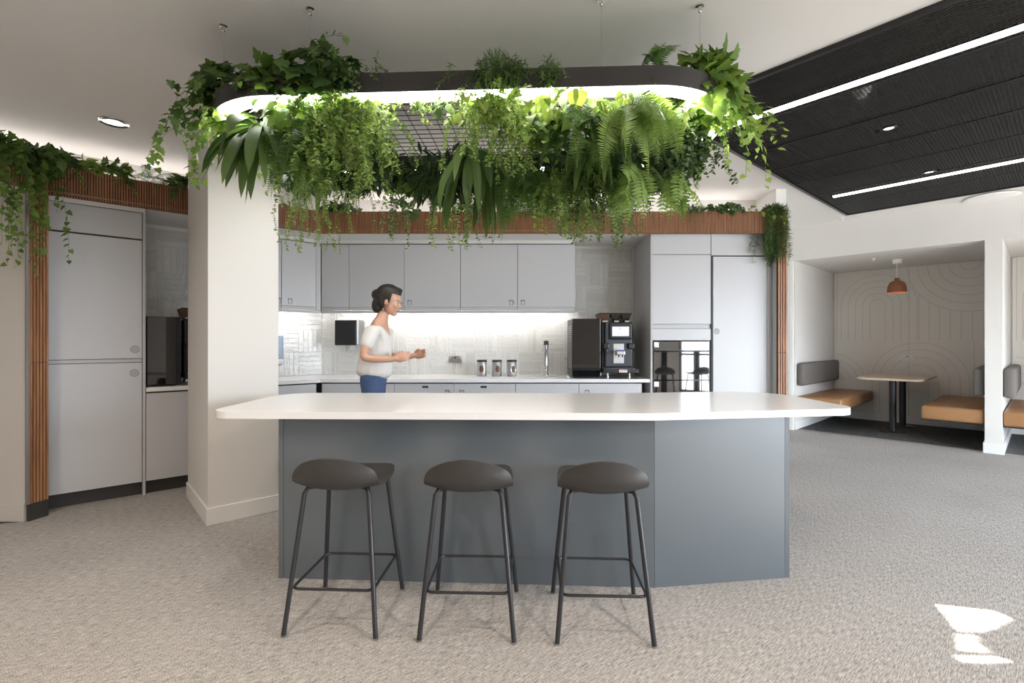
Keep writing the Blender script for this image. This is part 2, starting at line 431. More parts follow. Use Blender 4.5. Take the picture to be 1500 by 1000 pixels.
# window wall behind the camera's right shoulder (plane d = 4), with holes added above, shaped to cast the sun patch
sun_e = R(30)
DW = 4.0
def onwall(p):                            # floor point -> (a, z) where its sun ray crosses the window wall
    v = Vector((p[0], p[1], 0)); return (v.dot(A), (DW-v.dot(D))*math.tan(sun_e))
def fl(px, py):
    Y = CH*F/(py-HZ); return ((px-750)/F*Y, Y)
patches = [[(1371, 885), (1456, 894), (1483, 905.5), (1455, 920), (1439, 924.5), (1403, 924.5), (1392, 910)],
           [(1401, 929), (1431, 930), (1431, 940), (1452, 955), (1404, 953), (1403, 940)],
           [(1400, 960), (1465, 962), (1483, 968), (1437, 971), (1403, 968)]]
bands = [(0, 0), (1.9, 3.45), (3.6, 4.9), (5.0, 6.25), (6.35, 7.62)]
WZ0, WZ1 = .08, 2.34
holes = [[(aa, zz) for aa, zz in map(onwall, [fl(*p) for p in pl])] for pl in patches]
outer = [(-4.5, 0), (9.0, 0), (9.0, ZC), (-4.5, ZC)]
wins = [[(a0, WZ0), (a1, WZ0), (a1, WZ1), (a0, WZ1)] for a0, a1 in bands[1:]]
polys = [[Vector((x, y, 0)) for x, y in pl] for pl in [outer]+wins+holes]
flat = [v for pl in polys for v in pl]
tri = tessellate_polygon(polys)
b = bmesh.new(); vs = [b.verts.new(A*v.x+D*DW+Vector((0, 0, v.y))) for v in flat]
for t in tri:
    try: b.faces.new([vs[i] for i in t])
    except ValueError: pass
struct('wall_window', b, M['wall'], 'window wall letting daylight in, with added holes shaping the sun patch', 'wall')
for i, (a0, a1) in enumerate(bands[1:]):
    b = bmesh.new()
    for x0, x1, z0, z1 in ((a0, a1, WZ0, WZ0+.05), (a0, a1, WZ1-.05, WZ1), (a0, a1, .95, 1.0), (a0, a0+.05, WZ0+.05, WZ1-.05), (a1-.05, a1, WZ0+.05, WZ1-.05)):
        P = [A*x0+D*(DW-.03), A*x1+D*(DW-.03), A*x1+D*(DW+.03), A*x0+D*(DW+.03)]
        prism(b, [(p.x, p.y) for p in P], z0, z1)
    struct(f'window_{i+1}', b, M['plinth'], 'dark framed window in the daylight wall', 'window')
# other room walls out of view
def wallseg(name, a0, d0, a1, d1):
    P, Qq = A*a0+D*d0, A*a1+D*d1
    n = (Qq-P).normalized().cross(Vector((0, 0, 1)))*.05
    struct(name, prism(bmesh.new(), [((P+n).x, (P+n).y), ((Qq+n).x, (Qq+n).y), ((Qq-n).x, (Qq-n).y), ((P-n).x, (P-n).y)], 0, ZC), M['wall'], 'plain wall of the room behind the photographer', 'wall')
wallseg('wall_rear', -4.45, -9, -4.45, 4)
wallseg('wall_far_left', -4.5, -8.9, 3, -8.9)
# sun and sky portals
s = bpy.data.lights.new('sun', 'SUN'); s.energy = 24; s.angle = R(.22); s.color = (1, .95, .88)
so = bpy.data.objects.new('sun', s); COL.objects.link(so); so.location = (6, -6, 6)
sdir = (-D*math.cos(sun_e)+Vector((0, 0, -math.sin(sun_e))))
so.rotation_euler = sdir.to_track_quat('-Z', 'Y').to_euler()
for a0, a1 in bands[1:]:
    l = bpy.data.lights.new('window_portal', 'AREA'); l.shape = 'RECTANGLE'; l.size = a1-a0; l.size_y = WZ1-WZ0
    l.cycles.is_portal = True
    lo = bpy.data.objects.new('window_portal', l); COL.objects.link(lo)
    lo.location = A*((a0+a1)/2)+D*(DW+.02)+Vector((0, 0, (WZ0+WZ1)/2))
    lo.rotation_euler = (-D).to_track_quat('-Z', 'Z').to_euler()
# unseen fill lamps added behind / above the photographer to brighten the room
def lamp(x, y, e, col=(1, .9, .8), r=.09):
    l = bpy.data.lights.new('fill_lamp', 'AREA'); l.shape = 'DISK'; l.size = 2*r; l.energy = e; l.color = col; l.spread = R(150)
    o = bpy.data.objects.new('fill_lamp', l); COL.objects.link(o); o.location = (x, y, ZC-.012)
for x, y in ((-2.6, 1.2), (-.9, .4), (1.2, .9), (-1.2, -1.4), (1.0, -1.8)):
    lamp(x, y, 23, (1, .85, .71))

# ------------------------------------------------------------------ kitchen units
CT, CTH = .895, .035                      # worktop top and thickness
DF = .02                                  # door face behind the worktop edge
def snow_icon(parent, x, z, y, r=.029):
    b = bmesh.new()
    for k in range(8):
        a0 = 2*PI*k/8
        b2 = [(x+math.cos(a0+.12+i*.09)*r, y, z+math.sin(a0+.12+i*.09)*r) for i in range(7)]
        tube(b, b2, .0017, 4)
        tube(b, [(x+math.cos(a0)*r*.22, y, z+math.sin(a0)*r*.22), (x+math.cos(a0)*r*.98, y, z+math.sin(a0)*r*.98)], .0015, 4)
    return obj('icon', b, M['line'], parent)
def cup_icon(parent, x, z, y, mug=False, hgt=.055):
    b = bmesh.new(); hw = .021; k = .75
    pts = [(x-hw, y, z+hgt), (x-hw*k, y, z), (x+hw*k, y, z), (x+hw, y, z+hgt)]
    tube(b, pts, .0022, 4); tube(b, [(x-hw, y, z+hgt), (x+hw, y, z+hgt)], .0022, 4)
    tube(b, [(x-hw*.93, y, z+hgt*.82), (x+hw*.93, y, z+hgt*.82)], .0016, 4)
    if mug: tube(b, [(x+hw*.95, y, z+hgt*.8), (x+hw+.014, y, z+hgt*.7), (x+hw+.014, y, z+hgt*.35), (x+hw*.85, y, z+hgt*.25)], .002, 4)
    return obj('icon', b, M['line'], parent)
def door(parent, x0, x1, z0, z1, y=0, name='door', th=.02, m='cab'):
    g = .0024
    return obj(name, box(x0+g, x1-g, y, y+th, z0+g, z1-g, .0012, 1), M[m], parent)

# tall fridge housing, left run
sL, sR = sl(69.3, DF), sl(208.5, DF); sP = sl(213.5, 0)
W = sR-sL
t = thing('fridge_cabinet', 'tall grey fridge housing on the angled wall by the slatted post', 'cabinet', lrun(sL, DF), a41)
obj('carcass', box(0, W, .021, .66, .11, 2.35), M['gap'], t)
obj('side_panel', box(W+.001, sP-sL, -.004, .66, .0, 2.35, .001, 1), M['cabin'], t)
door(t, 0, W, 2.128, 2.348, name='top_panel')
d1 = door(t, 0, W, 1.138, 2.119); snow_icon(d1, W-.048, 1.215, -.001)
obj('finger_rail', box(.002, W-.002, .012, .021, 1.11, 1.136), M['cabin'], t)
d2 = door(t, 0, W, .112, 1.108); snow_icon(d2, W-.052, 1.02, -.001)
obj('plinth', box(-.02, W, .06, .08, 0, .108), M['plinth'], t)
# base unit beside it, running to the corner
def base_unit(fr, x0, x1, label, doors, rot, splitx=None, icons=(), slots=(), depth=.63):
    t = thing('base_cabinet', label, 'cabinet', fr(x0), rot)
    Wd = x1-x0
    obj('carcass', box(.001, Wd-.001, .021, depth, .11, CT-CTH-.002), M['cabin'], t)
    obj('finger_rail', box(.002, Wd-.002, .010, .020, CT-CTH-.03, CT-CTH-.004), M['gap'], t)
    for a0, a1 in doors:
        dd = door(t, a0, a1, .112, CT-CTH-.012)
        for sx in slots:
            if a0 < sx < a1: obj('handle', box(sx-.032, sx+.032, -.0012, 0, CT-CTH-.058, CT-CTH-.036, .0005, 1), M['gap'], dd)
        for ix, kd in icons:
            if a0 < ix < a1: cup_icon(dd, ix, CT-CTH-.14, -.001, kd, .06)
    obj('plinth', box(.001, Wd-.001, .06, .08, 0, .108), M['plinth'], t)
    return t
fl_ = lambda s: lrun(s, DF)
c1 = math.tan(a41/2)*DF
segs = [sP+.002, sP+.60, sP+1.0, c1-.04]
base_unit(fl_, segs[0], segs[1], 'grey base cabinet beneath the cooler beside the fridge housing', [(0, .60-.002)], a41)
base_unit(fl_, segs[1], segs[2], 'grey base cabinet on the angled wall behind the column', [(0, segs[2]-segs[1])], a41)
base_unit(fl_, segs[2], segs[3], 'grey corner base cabinet where the angled run meets the back run', [(0, segs[3]-segs[2])], a41)
ff = lambda x: Vector((x, 5.0+DF, 0))
def fx(px, Y=5.02): return (px-750)/F*Y
bxs = [EC.x+.005, fx(577.5), fx(665), fx(755.2), fx(848), fx(940.5)]
lbs = ['grey base cabinet behind the walking person', 'grey base cabinet with a slot handle below the wall socket', 'grey base cabinet with a slot handle under the canisters', 'plain grey base cabinet beneath the tap', 'grey base cabinet under the coffee machine']
for i in range(5):
    x0, x1 = bxs[i], bxs[i+1]; wd = x1-x0
    sl_ = (fx(623)-x0,) if i == 1 else (fx(708.5)-x0,) if i == 2 else ()
    ic = ((fx(655)-x0, True),) if i == 1 else ((fx(676)-x0, True),) if i == 2 else ((fx(860)-x0, False),) if i == 4 else ()
    base_unit(ff, x0, x1, lbs[i], [(0, wd)], 0, icons=ic, slots=sl_)
# worktop: one L shaped slab
def lp(s, t): p = lrun(s, t); return (p.x, p.y)
xT = fx(951.5)
pts = [lp(sP+.003, 0), (EC.x, EC.y), (xT, 5.0), (xT, YW-.013), (cxw+.0, YW-.013), lp(sP+.003, TW-.013)]
pts[4] = (EC.x-math.tan(a41/2)*(TW-.013), YW-.013)
w_ = obj('worktop', prism(bmesh.new(), pts, CT-CTH, CT, .002, 1), M['stone'])
tag(w_, 'white stone worktop along the back and angled kitchen runs', 'worktop')

# wall cabinets
ZU0, ZU1 = 1.592, 2.35; TU = .35
def upper(fr, x0, x1, label, rot, icons=(), group=None, stile=(0, 0), pel=True):
    t = thing('wall_cabinet', label, 'cabinet', fr(x0)+Vector((0, 0, ZU0)), rot, group)
    Wd = x1-x0; H = ZU1-ZU0
    obj('carcass', box(.001, Wd-.001, .021, TW-TU-.013, .03, H), M['cabin'], t)
    obj('seam_shade', box(.0004, Wd-.0004, .0202, .0209, .03, H), M['gap'], t)  # added dark sheet standing in for the shade in the door seams
    obj('light_pelmet', box(.0, Wd, .004, .028, 0, .028, .001, 1), M['cabin'], t)
    obj('finger_rail', box(.002, Wd-.002, .008, .020, .030, .062), M['cabin'], t)
    d = door(t, stile[0], Wd-stile[1], .062, H-.004)
    for s_ in (0, 1):
        if stile[s_]: obj('stile', box(0 if not s_ else Wd-stile[1], stile[0] if not s_ else Wd, 0, .02, .03, H, .001, 1), M['cabin'], t)
    for ix, kd in icons: cup_icon(d, ix, .085, -.001, kd)
    return t
fu = lambda x: Vector((x, 5.0+TU, 0))
def ux(px): return (px-750)/F*(5.0+TU)
xu = [EC.x-math.tan(a41/2)*TU+.003, ux(511), ux(592), ux(674.5), ux(758), ux(842.5)]
ul = ['narrow grey wall cabinet in the kitchen corner', 'grey wall cabinet above the person with a mug icon at its right corner', 'grey wall cabinet above the wall socket, glass icon at its left corner', 'grey wall cabinet with a mug icon above the canisters', 'grey wall cabinet with a glass icon, beside the bare tiles']
for i in range(5):
    wd = xu[i+1]-xu[i]
    ic = [[], [(wd-.055, True)], [(.06, False)], [(wd-.07, True)], [(.06, False)]][i]
    upper(fu, xu[i], xu[i+1], ul[i], 0, ic)
ful = lambda s: lrun(s, TU)
su = [-.85, sl(412.5, TU), math.tan(a41/2)*TU-.003]
upper(ful, su[1], su[2], 'grey wall cabinet on the angled wall with a glass icon', a41, [(.085, False)], stile=(0, .05))
upper(ful, su[0], su[1], 'grey wall cabinet on the angled wall mostly hidden by the column', a41, [((su[1]-su[0])-.03, False)])
# LED tapes under the wall cabinets
tag(obj('led_strip', box(xu[0]+.08, xu[5]-.02, 5.50, 5.516, ZU0+.018, ZU0+.028), M['led']), 'bright light strip under the wall cabinets of the back run', 'light strip', 'under cabinet light strips')
o = obj('led_strip', box(su[0]+.05, su[2]-.05, .50, .516, ZU0+.018, ZU0+.028), M['led']); o.location = EC; o.rotation_euler = (0, 0, a41)
tag(o, 'bright light strip under the wall cabinets of the angled run', 'light strip', 'under cabinet light strips')

# tall units at the right: oven housing and fridge
YT = 5.02
xa, xb, xc, xd = fx(952.5), fx(1041.5), fx(1123.5), fx(1137.5)
t = thing('oven_housing', 'tall grey oven housing beside the coffee machine', 'cabinet', (xa, YT, 0))
wd = xb-xa
b = bmesh.new(); bx(b, 0, .018, -.012, .66, 0, 2.39, .001, 1); obj('side_panel', b, M['cabin'], t)
b = bmesh.new()
bx(b, .019, wd, .021, .66, 1.29, 2.385); bx(b, .019, wd, .021, .66, .10, .285); bx(b, .019, .035, .021, .66, .285, 1.29); bx(b, wd-.016, wd, .021, .66, .285, 1.29); bx(b, .035, wd-.016, .60, .66, .285, 1.29)
obj('carcass', b, M['cabin'], t)
door(t, .019, wd, 2.176, 2.388, name='top_panel')
d = door(t, .019, wd, 1.458, 2.17)
obj('finger_rail', box(.021, wd-.02, .008, .019, 1.415, 1.452), M['cabin'], t)
door(t, .019, wd, 1.292, 1.412, name='filler_panel')
door(t, .019, wd, .112, .285, name='drawer')
obj('plinth', box(0, wd, .06, .08, 0, .108), M['plinth'], t)
ov = thing('oven', 'black glass compact oven built into the tall housing, above the second one', 'oven', (xa+.037, YT, .885))
ww = wd-.037-.018
obj('body', box(0, ww, .022, .56, 0, .395), M['black'], ov)
gd = obj('glass_door', box(0, ww, 0, .02, .0, .395, .002, 1), M['ovenglass'], ov)
obj('sticker', box(.004, .052, -.0006, 0, .335, .388), M['white'], gd)
ov2 = thing('oven', 'black glass oven in the tall housing, the lower of two', 'oven', (xa+.037, YT, .29))
obj('body', box(0, ww, .022, .56, 0, .585), M['black'], ov2)
gd = obj('glass_door', box(0, ww, 0, .02, 0, .588, .002, 1), M['ovenglass'], ov2)
obj('sticker', box(.004, .052, -.0006, 0, .525, .578), M['white'], gd)
t = thing('fridge_cabinet', 'tall pale grey fridge housing with one full-height door by the right slatted post', 'cabinet', (xb+.001, YT, 0))
wf, we = xc-xb, xd-xb
obj('carcass', box(.001, we, .021, .66, .11, 2.385), M['gap'], t)
door(t, 0, wf, 2.163, 2.388, name='top_panel')
d = door(t, .018, wf, .112, 2.155); snow_icon(d, .058, 1.385, -.001, .027)
obj('filler_panel', box(wf+.002, we, .0, .02, 0, 2.388, .001, 1), M['cab'], t)
obj('edge_strip', box(.001, .016, .002, .02, .112, 2.155), M['gap'], t)
obj('plinth', box(0, we, .06, .08, 0, .108), M['plinth'], t)

# soffit and slatted planter band
ZB0, ZB1 = 2.365, 2.585; TB = -.09
def offs(t): return Vector((EC.x-math.tan(a41/2)*t, 5.0+t, 0))
xE = fx(1152.5, 4.91)
cB = offs(TB)
post1 = Vector((-3.418, 3.592, 0)); post0 = Vector((-3.440, 3.470, 0))
# soffit panel (underside over the cabinets)
sfpts = [lp(sl(64, TB), TB), (cB.x, cB.y), (xE, cB.y), (xE, YW-.013), (EC.x-math.tan(a41/2)*(TW-.013), YW-.013), lp(sl(64, TB), TW-.013)]
b = prism(bmesh.new(), [sfpts[0], sfpts[1], sfpts[2], (xE, 4.985), (offs(-.015).x, 4.985), lp(sl(64, TB), -.015)], 2.388, 2.40)
prism(b, [lp(sl(64, TB), -.02), (offs(-.02).x, 4.98), (xE, 4.98), (xE, 5.69), (offs(.685).x, 5.685), lp(sl(64, TB), .685)], 2.391, 2.41)
prism(b, [lp(su[0], TU+.004), (offs(TU+.004).x, offs(TU+.004).y), (xu[5]-.001, 5.0+TU+.004), (xu[5]-.001, 5.0+TU+.02), (offs(TU+.02).x, offs(TU+.02).y), lp(su[0], TU+.02)], 2.353, 2.392)
prism(b, [lp(sl(69.5, DF), .025), lp(sP-.002, .025), lp(sP-.002, .04), lp(sl(69.5, DF), .04)], 2.352, 2.390)
struct('trim_soffit', b, M['soffit'], 'white soffit between the cabinets and the timber band', 'soffit')
def slats(parent, p0, p1, z0, z1, pitch=.0165, name='slat_panel', zs=None):
    d = (p1-p0); L = d.length; d.normalize(); n = Vector((d.y, -d.x, 0))
    n_ = max(2, round(L/pitch)); b = bmesh.new()
    for k in range(n_):
        c0 = p0+d*(L*(k+.17)/n_); c1_ = p0+d*(L*(k+.83)/n_)
        P = [c0, c0+n*.014, c1_+n*.014, c1_]
        for za, zb in (zs or [(z0, z1)]): prism(b, [(p.x, p.y) for p in P], za, zb)
    o = obj(name, b, M['wood'], parent)
    b = bmesh.new(); P = [p0-n*.014, p0, p1, p1-n*.014]; prism(b, [(p.x, p.y) for p in P], z0, z1)
    obj('backing_board', b, M['woodback'], parent)
    return o
pl = thing('planter_band', 'slatted timber planter band running above all the kitchen cabinets', 'planter')
pS = lrun(sl(67.5, TB), TB)
slats(pl, cB, Vector((xE, cB.y, 0)), ZB0, ZB1)
slats(pl, pS, cB, ZB0, ZB1)
pext = post0+(post0-post1).normalized()*.9
slats(pl, pext, post1, ZB0, ZB1)
b = bmesh.new()
prism(b, [lp(sl(64, TB), TB+.02), (offs(TB+.02).x, offs(TB+.02).y), (xE, 4.93), (xE, 5.66), (offs(.66).x, 5.66), lp(sl(64, TB), .66)], 2.415, 2.43)
obj('tray', b, M['woodback'], pl)
ps = thing('slatted_post', 'slatted timber post at the left end of the kitchen under trailing ivy', 'post', post1)
slats(ps, post0-post1, Vector((0, 0, 0)), .125, ZB0, .0215, zs=[(.125, 1.125), (1.13, ZB0)])
b = bmesh.new(); prism(b, [(-.022, -.122), (.004, .0), (-.02, .03), (-.046, -.11)], 0, .122); obj('plinth', b, M['plinth'], ps)
b = bmesh.new(); prism(b, [(-.034, -.12), (-.014, -.0), (-.028, .02), (-.050, -.11)], .122, ZB0); obj('core', b, M['cabin'], ps)
b = bmesh.new(); prism(b, [(-.034, -.125), (-.014, -.127), (-.012, -.117), (-.03, -.115)], .122, ZB0); obj('edge_strip', b, M['steel'], ps)
ps = thing('slatted_post', 'slatted timber post at the right end of the tall units', 'post', (fx(1138.5, 4.91), 4.91, 0))
slats(ps, Vector((0, 0, 0)), Vector((xE-fx(1138.5, 4.91), 0, 0)), .11, ZB0, .024, zs=[(.11, 1.165), (1.17, ZB0)])
obj('core', box(0, xE-fx(1138.5, 4.91), .014, .095, 0, ZB0), M['cabin'], ps)
obj('plinth', box(0, xE-fx(1138.5, 4.91), -.012, .012, 0, .108), M['plinth'], ps)
# cove light tapes lying on top of the units against the walls
o = tag(obj('cove_light', box(offs(.6).x+.1, 2.7, 5.585, 5.605, 2.62, 2.632), M['cove']), 'hidden light strip above the back run washing the ceiling', 'light strip', 'cove light strips')
obj('housing', box(offs(.6).x+.1, 2.7, 5.575, 5.615, 2.432, 2.618), M['soffit'], o)
o = obj('cove_light', box(-3.2, -.35, .585, .605, 2.62, 2.632), M['cove']); o.location = EC; o.rotation_euler = (0, 0, a41)
tag(o, 'hidden light strip above the angled run washing the ceiling', 'light strip', 'cove light strips')
obj('housing', box(-3.2, -.35, .575, .615, 2.432, 2.618), M['soffit'], o)

# ------------------------------------------------------------------ things on the worktop
def rbox(x0, x1, y0, y1, z0, z1, b_, s=3): return box(x0, x1, y0, y1, z0, z1, bev=b_, seg=s)
def wall_socket(name, label, loc, rz, mat):
    t = thing(name, label, 'socket', loc, rz)
    obj('face_plate', rbox(-.074, .074, -.009, 0, -.043, .043, .003), M[mat], t)
    for sx in (-.036, .036):
        b = bmesh.new()
        for dx, dz, w_, h_ in ((0, .004, .004, .012), (-.011, -.016, .010, .004), (.011, -.016, .010, .004)):
            bx(b, sx+dx-w_/2, sx+dx+w_/2, -.0100, -.0088, dz-h_/2, dz+h_/2)
        obj('pin_slots', b, M['gap'], t)
        obj('switch', rbox(sx+(.012 if sx > 0 else -.024), sx+(.024 if sx > 0 else -.012), -.013, -.009, .012, .032, .001, 1), M['white'], t)
    obj('usb_port', box(-.009, .009, -.0098, -.0088, .010, .030), M['gap'], t)
    return t
wall_socket('wall_socket', 'steel double socket on the tiles left of the canisters', (fx(667, YW), YW-.0125, 1.28-26*YW/F), 0, 'steel')
# canisters
can = None
for i, (px, lb) in enumerate(((706, 'steel canister with a round window, nearest the wall socket'), (728, 'steel canister with an oval window, the middle one of three'), (749.5, 'steel canister with a round window, nearest the tap'))):
    Yc = 5.42; p = Vector((fx(px, Yc), Yc, CT+.001))
    if can is None:
        can = thing('canister', lb, 'canister', p, 0, 'tea and coffee canisters')
        obj('body', lathe(bmesh.new(), [(0, 0), (.052, 0), (.054, .004), (.054, .155), (.052, .158), (0, .158)], 28), M['steel'], can, True)
        obj('lid', lathe(bmesh.new(), [(0, .158), (.056, .158), (.056, .176), (.052, .181), (0, .183)], 28), M['black'], can, True)
        b = bmesh.new()
        rows = []
        for zz in np.linspace(-1, 1, 9):
            hw = math.sqrt(max(0, 1-zz*zz))*.42
            rows.append([b.verts.new((math.sin(a_)*.0553, -math.cos(a_)*.0553, .08+zz*.042)) for a_ in np.linspace(-hw-.001, hw+.001, 9)])
        for r0, r1 in zip(rows, rows[1:]):
            for k in range(8): b.faces.new((r0[k], r0[k+1], r1[k+1], r1[k]))
        obj('window', b, M['bean'], can, True)
        b = bmesh.new(); pts_ = [(math.sin(.5*math.sin(q))*.0556, -math.cos(.5*math.sin(q))*.0556, .08+math.cos(q)*.048) for q in np.linspace(0, 2*PI, 25)[:-1]]
        tube(b, pts_, .0022, 5, closed=True); obj('window_rim', b, M['chrome'], can, True)
    else:
        dup(can, p, .2*i, lb)
# tap and drip tray
px_ = fx(800, 5.4)
t = thing('tap', 'tall chrome column tap with a drip tray on the worktop', 'tap', (px_, 5.4, CT+.001))
obj('column', lathe(bmesh.new(), [(0, .006), (.030, .006), (.030, .02), (.024, .03), (.022, .30), (.026, .31), (.026, .375), (.020, .385), (0, .387)], 24), M['chrome'], t, True)
obj('spout', tube(bmesh.new(), [(0, -.015, .335), (0, -.07, .345), (0, -.115, .335), (0, -.13, .30)], .011, 10), M['chrome'], t, True)
obj('lever', tube(bmesh.new(), [(.02, 0, .345), (.05, -.01, .355), (.07, -.015, .36)], .005, 8), M['chrome'], t, True)
obj('cap', lathe(bmesh.new(), [(.027, .345), (.0275, .382), (.02, .392), (0, .394)], 24), M['black'], t, True)
b = lathe(bmesh.new(), [(0, 0), (.14, 0), (.145, .004), (.14, .006), (.128, .003), (0, .003)], 32); bmesh.ops.scale(b, vec=(1, .6, 1), verts=b.verts)
obj('drip_tray', b, M['steel'], t, True)
# cooler + coffee machine (twice: once at the right of the back run, once on the angled run)
def cooler(label, loc, rz, wd=.285, h=.62):
    t = thing('milk_cooler', label, 'milk cooler', loc, rz, 'black milk coolers')
    obj('cabinet', rbox(0, wd, .022, .46, .012, h, .006), M['black'], t)
    dd = obj('door', rbox(.003, wd-.003, 0, .02, .012, h-.002, .004), M['glassblk'], t)
    obj('hinge', box(-.003, .003, .002, .02, .05, .07), M['gap'], dd)
    b = bmesh.new()
    for k in range(22): bx(b, -.0014, .0004, .06, .40, .10+k*.021, .108+k*.021)
    obj('side_vent', b, M['steel'], t)
    for sx in (.02, wd-.04):
        for sy in (.04, .40): obj('foot', box(sx, sx+.02, sy, sy+.02, 0, .012), M['gap'], t)
    return t
def coffee(label, loc, rz):
    t = thing('coffee_machine', label, 'coffee machine', loc, rz, 'bean to cup coffee machines')
    W_ = .34
    obj('housing', rbox(0, W_, .05, .48, .05, .585, .018), M['black'], t)
    obj('front_door', rbox(.035, W_-.012, .02, .06, .115, .59, .014), M['navy'], t)
    s_ = obj('display_bezel', rbox(.075, W_-.02, 0, .05, .405, .585, .016), M['black'], t)
    obj('screen', box(.108, W_-.055, -.001, .002, .44, .54), M['screen'], s_)
    b = bmesh.new()
    tube(b, [(.19+.026*math.cos(q), -.0018, .488+.022*math.sin(q)) for q in np.linspace(.3, 5.4, 12)], .0022, 4); bx(b, .178, .204, -.003, -.001, .512, .53); bx(b, .15, .27, -.003, -.001, .448, .453)
    obj('screen_graphic', b, M['white'], s_)
    for sx, nm in ((.045, 'side_spout'), (W_-.03, 'side_spout')): obj(nm, rbox(sx-.035, sx+.03, -.022, .03, .305, .365, .01), M['black'], t)
    obj('lever', tube(bmesh.new(), [(.05, -.01, .305), (.052, -.012, .265), (.06, -.012, .255)], .006, 8), M['black'], t, True)
    obj('splash_plate', box(.125, .235, .014, .022, .155, .36), M['steel'], t)
    sp_ = obj('spout_block', rbox(.145, .235, -.05, .02, .245, .285, .006), M['steel'], t)
    obj('spout_badge', box(.155, .225, -.052, -.05, .282, .297), plain('spout_blue', (.05, .10, .35), .4), sp_)
    for sx in (.17, .21): obj('nozzle', lathe(bmesh.new(), [(.006, 0), (.007, .03), (0, .03)], 10, (sx, -.03, .22)), M['black'], sp_)
    tr = obj('drip_tray', rbox(.0, W_+.03, -.07, .05, .055, .10, .006), M['black'], t)
    b = bmesh.new()
    for k in range(14): bx(b, .02+k*.023, .036+k*.023, -.06, .01, .1, .102)
    obj('tray_grille', b, M['steel'], tr)
    pl_ = obj('badge_plate', rbox(.165, .25, -.0725, -.07, .063, .093, .004, 1), M['white'], tr)
    cu = bpy.data.curves.new('badge_text', 'FONT'); cu.body = 'FRANKE'; cu.size = .019; cu.align_x = 'CENTER'; cu.align_y = 'CENTER'; cu.extrude = .0003
    tmp = bpy.data.objects.new('badge_text', cu); COL.objects.link(tmp); bpy.context.view_layer.update()
    me = bpy.data.meshes.new_from_object(tmp.evaluated_get(bpy.context.evaluated_depsgraph_get())); bpy.data.objects.remove(tmp)
    tx = bpy.data.objects.new('lettering', me); COL.objects.link(tx); me.materials.clear(); me.materials.append(M['red'])
    tx.parent = pl_; tx.location = (.2075, -.0732, .078); tx.rotation_euler = (PI/2, 0, 0)
    for sx in (.06, W_-.05):
        for sy in (.02, .42): obj('foot', lathe(bmesh.new(), [(0, 0), (.018, 0), (.018, .02), (.013, .025), (.013, .055), (0, .055)], 14, (sx, sy, 0)), M['steel'], t, True)
    for k, sx in enumerate((-.02, .105, .215)):
        b = bmesh.new(); wT = .115 if k == 0 else .105
        lo = [(sx+.02, .08), (sx+wT-.025, .08), (sx+wT-.025, .25), (sx+.02, .25)]; hi = [(sx, .04), (sx+wT, .04), (sx+wT, .29), (sx, .29)]
        l_ = [b.verts.new((x, y, .588)) for x, y in lo]; h_ = [b.verts.new((x, y, .675)) for x, y in hi]
        b.faces.new(l_[::-1]); b.faces.new(h_)
        for q in range(4): b.faces.new((l_[q], l_[(q+1) % 4], h_[(q+1) % 4], h_[q]))
        hp = obj('bean_hopper', b, M['bean'] if k == 0 else M['smoke'], t)
        obj('hopper_lid', rbox(sx-.004, sx+wT+.004, .036, .294, .675, .686, .003), M['smoke'], hp)
        obj('hopper_clip', box(sx+.03, sx+wT-.03, .02, .045, .588, .605), M['chrome'], hp)
    return t
cooler('black milk cooler next to the coffee machine on the back worktop', (fx(838.5, 5.12), 5.12, CT+.001), 0, .298, .625)
coffee('slate bean-to-cup coffee machine beside the oven housing', (fx(881, 5.12)+.005, 5.12, CT+.001), R(0))
s0 = sP+.012
cooler('black milk cooler beside the left fridge housing', lrun(s0, .10, CT+.001), a41, sl(266, .10)-s0, .60)
coffee('coffee machine half hidden by the white column', lrun(sl(268, .10)+.012, .12, CT+.001), a41)
# dispensers
p = Vector((fx(491.5, 5.45), 5.45, 0)); zt = 1.28+31*5.45/F; zb = 1.28-5*5.45/F
t = thing('paper_towel_dispenser', 'dark paper towel dispenser on the tiles beside the person', 'dispenser', (p.x, YW-.0115, 0))
wq = fx(524, 5.45)-fx(491.5, 5.45)
obj('body', rbox(0, wq, -.23, 0, zb, zt+.01, .012), M['steel'], t)
obj('front_cover', rbox(-.004, wq-.01, -.26, -.225, zb-.005, zt+.004, .012), M['black'], t)
obj('paper', box(wq*.5, wq*.72, -.12, -.116, zb-.055, zb+.005), M['white'], t)
t = thing('soap_dispenser', 'pale blue soap dispenser on the tiles just behind the column', 'dispenser', lrun(sl(405, .64), TW-.013), a41)
obj('body', rbox(-.06, .06, -.115, 0, 1.02, 1.36, .03, 4), M['bluep'], t, True)
obj('push_bar', rbox(-.05, .05, -.125, -.10, 1.03, 1.09, .012), M['white'], t, True)

# ------------------------------------------------------------------ island
isl = thing('kitchen_island', 'blue-grey kitchen island base with two front panels meeting at an angle', 'island', (0, 2.9, 0))
L0, C0, R0 = Vector((-1.262, 2.641-2.9)), Vector((.741, 2.538-2.9)), Vector((1.502, 2.647-2.9))
BI = 3.40-2.9
ZI = .877
def wallpan(p, q, th, z0, z1, bev=.0015):
    d = (q-p).normalized(); n = Vector((-d.y, d.x)); P = [p, q, q+n*th, p+n*th]
    return prism(bmesh.new(), [(v.x, v.y) for v in P], z0, z1, bev, 1)
dl = (C0-L0).normalized(); dr = (R0-C0).normalized()
obj('front_panel', wallpan(L0+dl*.027, C0-dl*.001, .02, .0, ZI), M['island'], isl)
obj('front_panel', wallpan(C0+dr*.0005, R0-dr*.025, .02, .0, ZI), M['island'], isl)
obj('end_panel', prism(bmesh.new(), [(L0.x, L0.y-.002), (L0.x+.025, L0.y-.002), (L0.x+.025, BI), (L0.x, BI)], 0, ZI, .0015, 1), M['island'], isl)
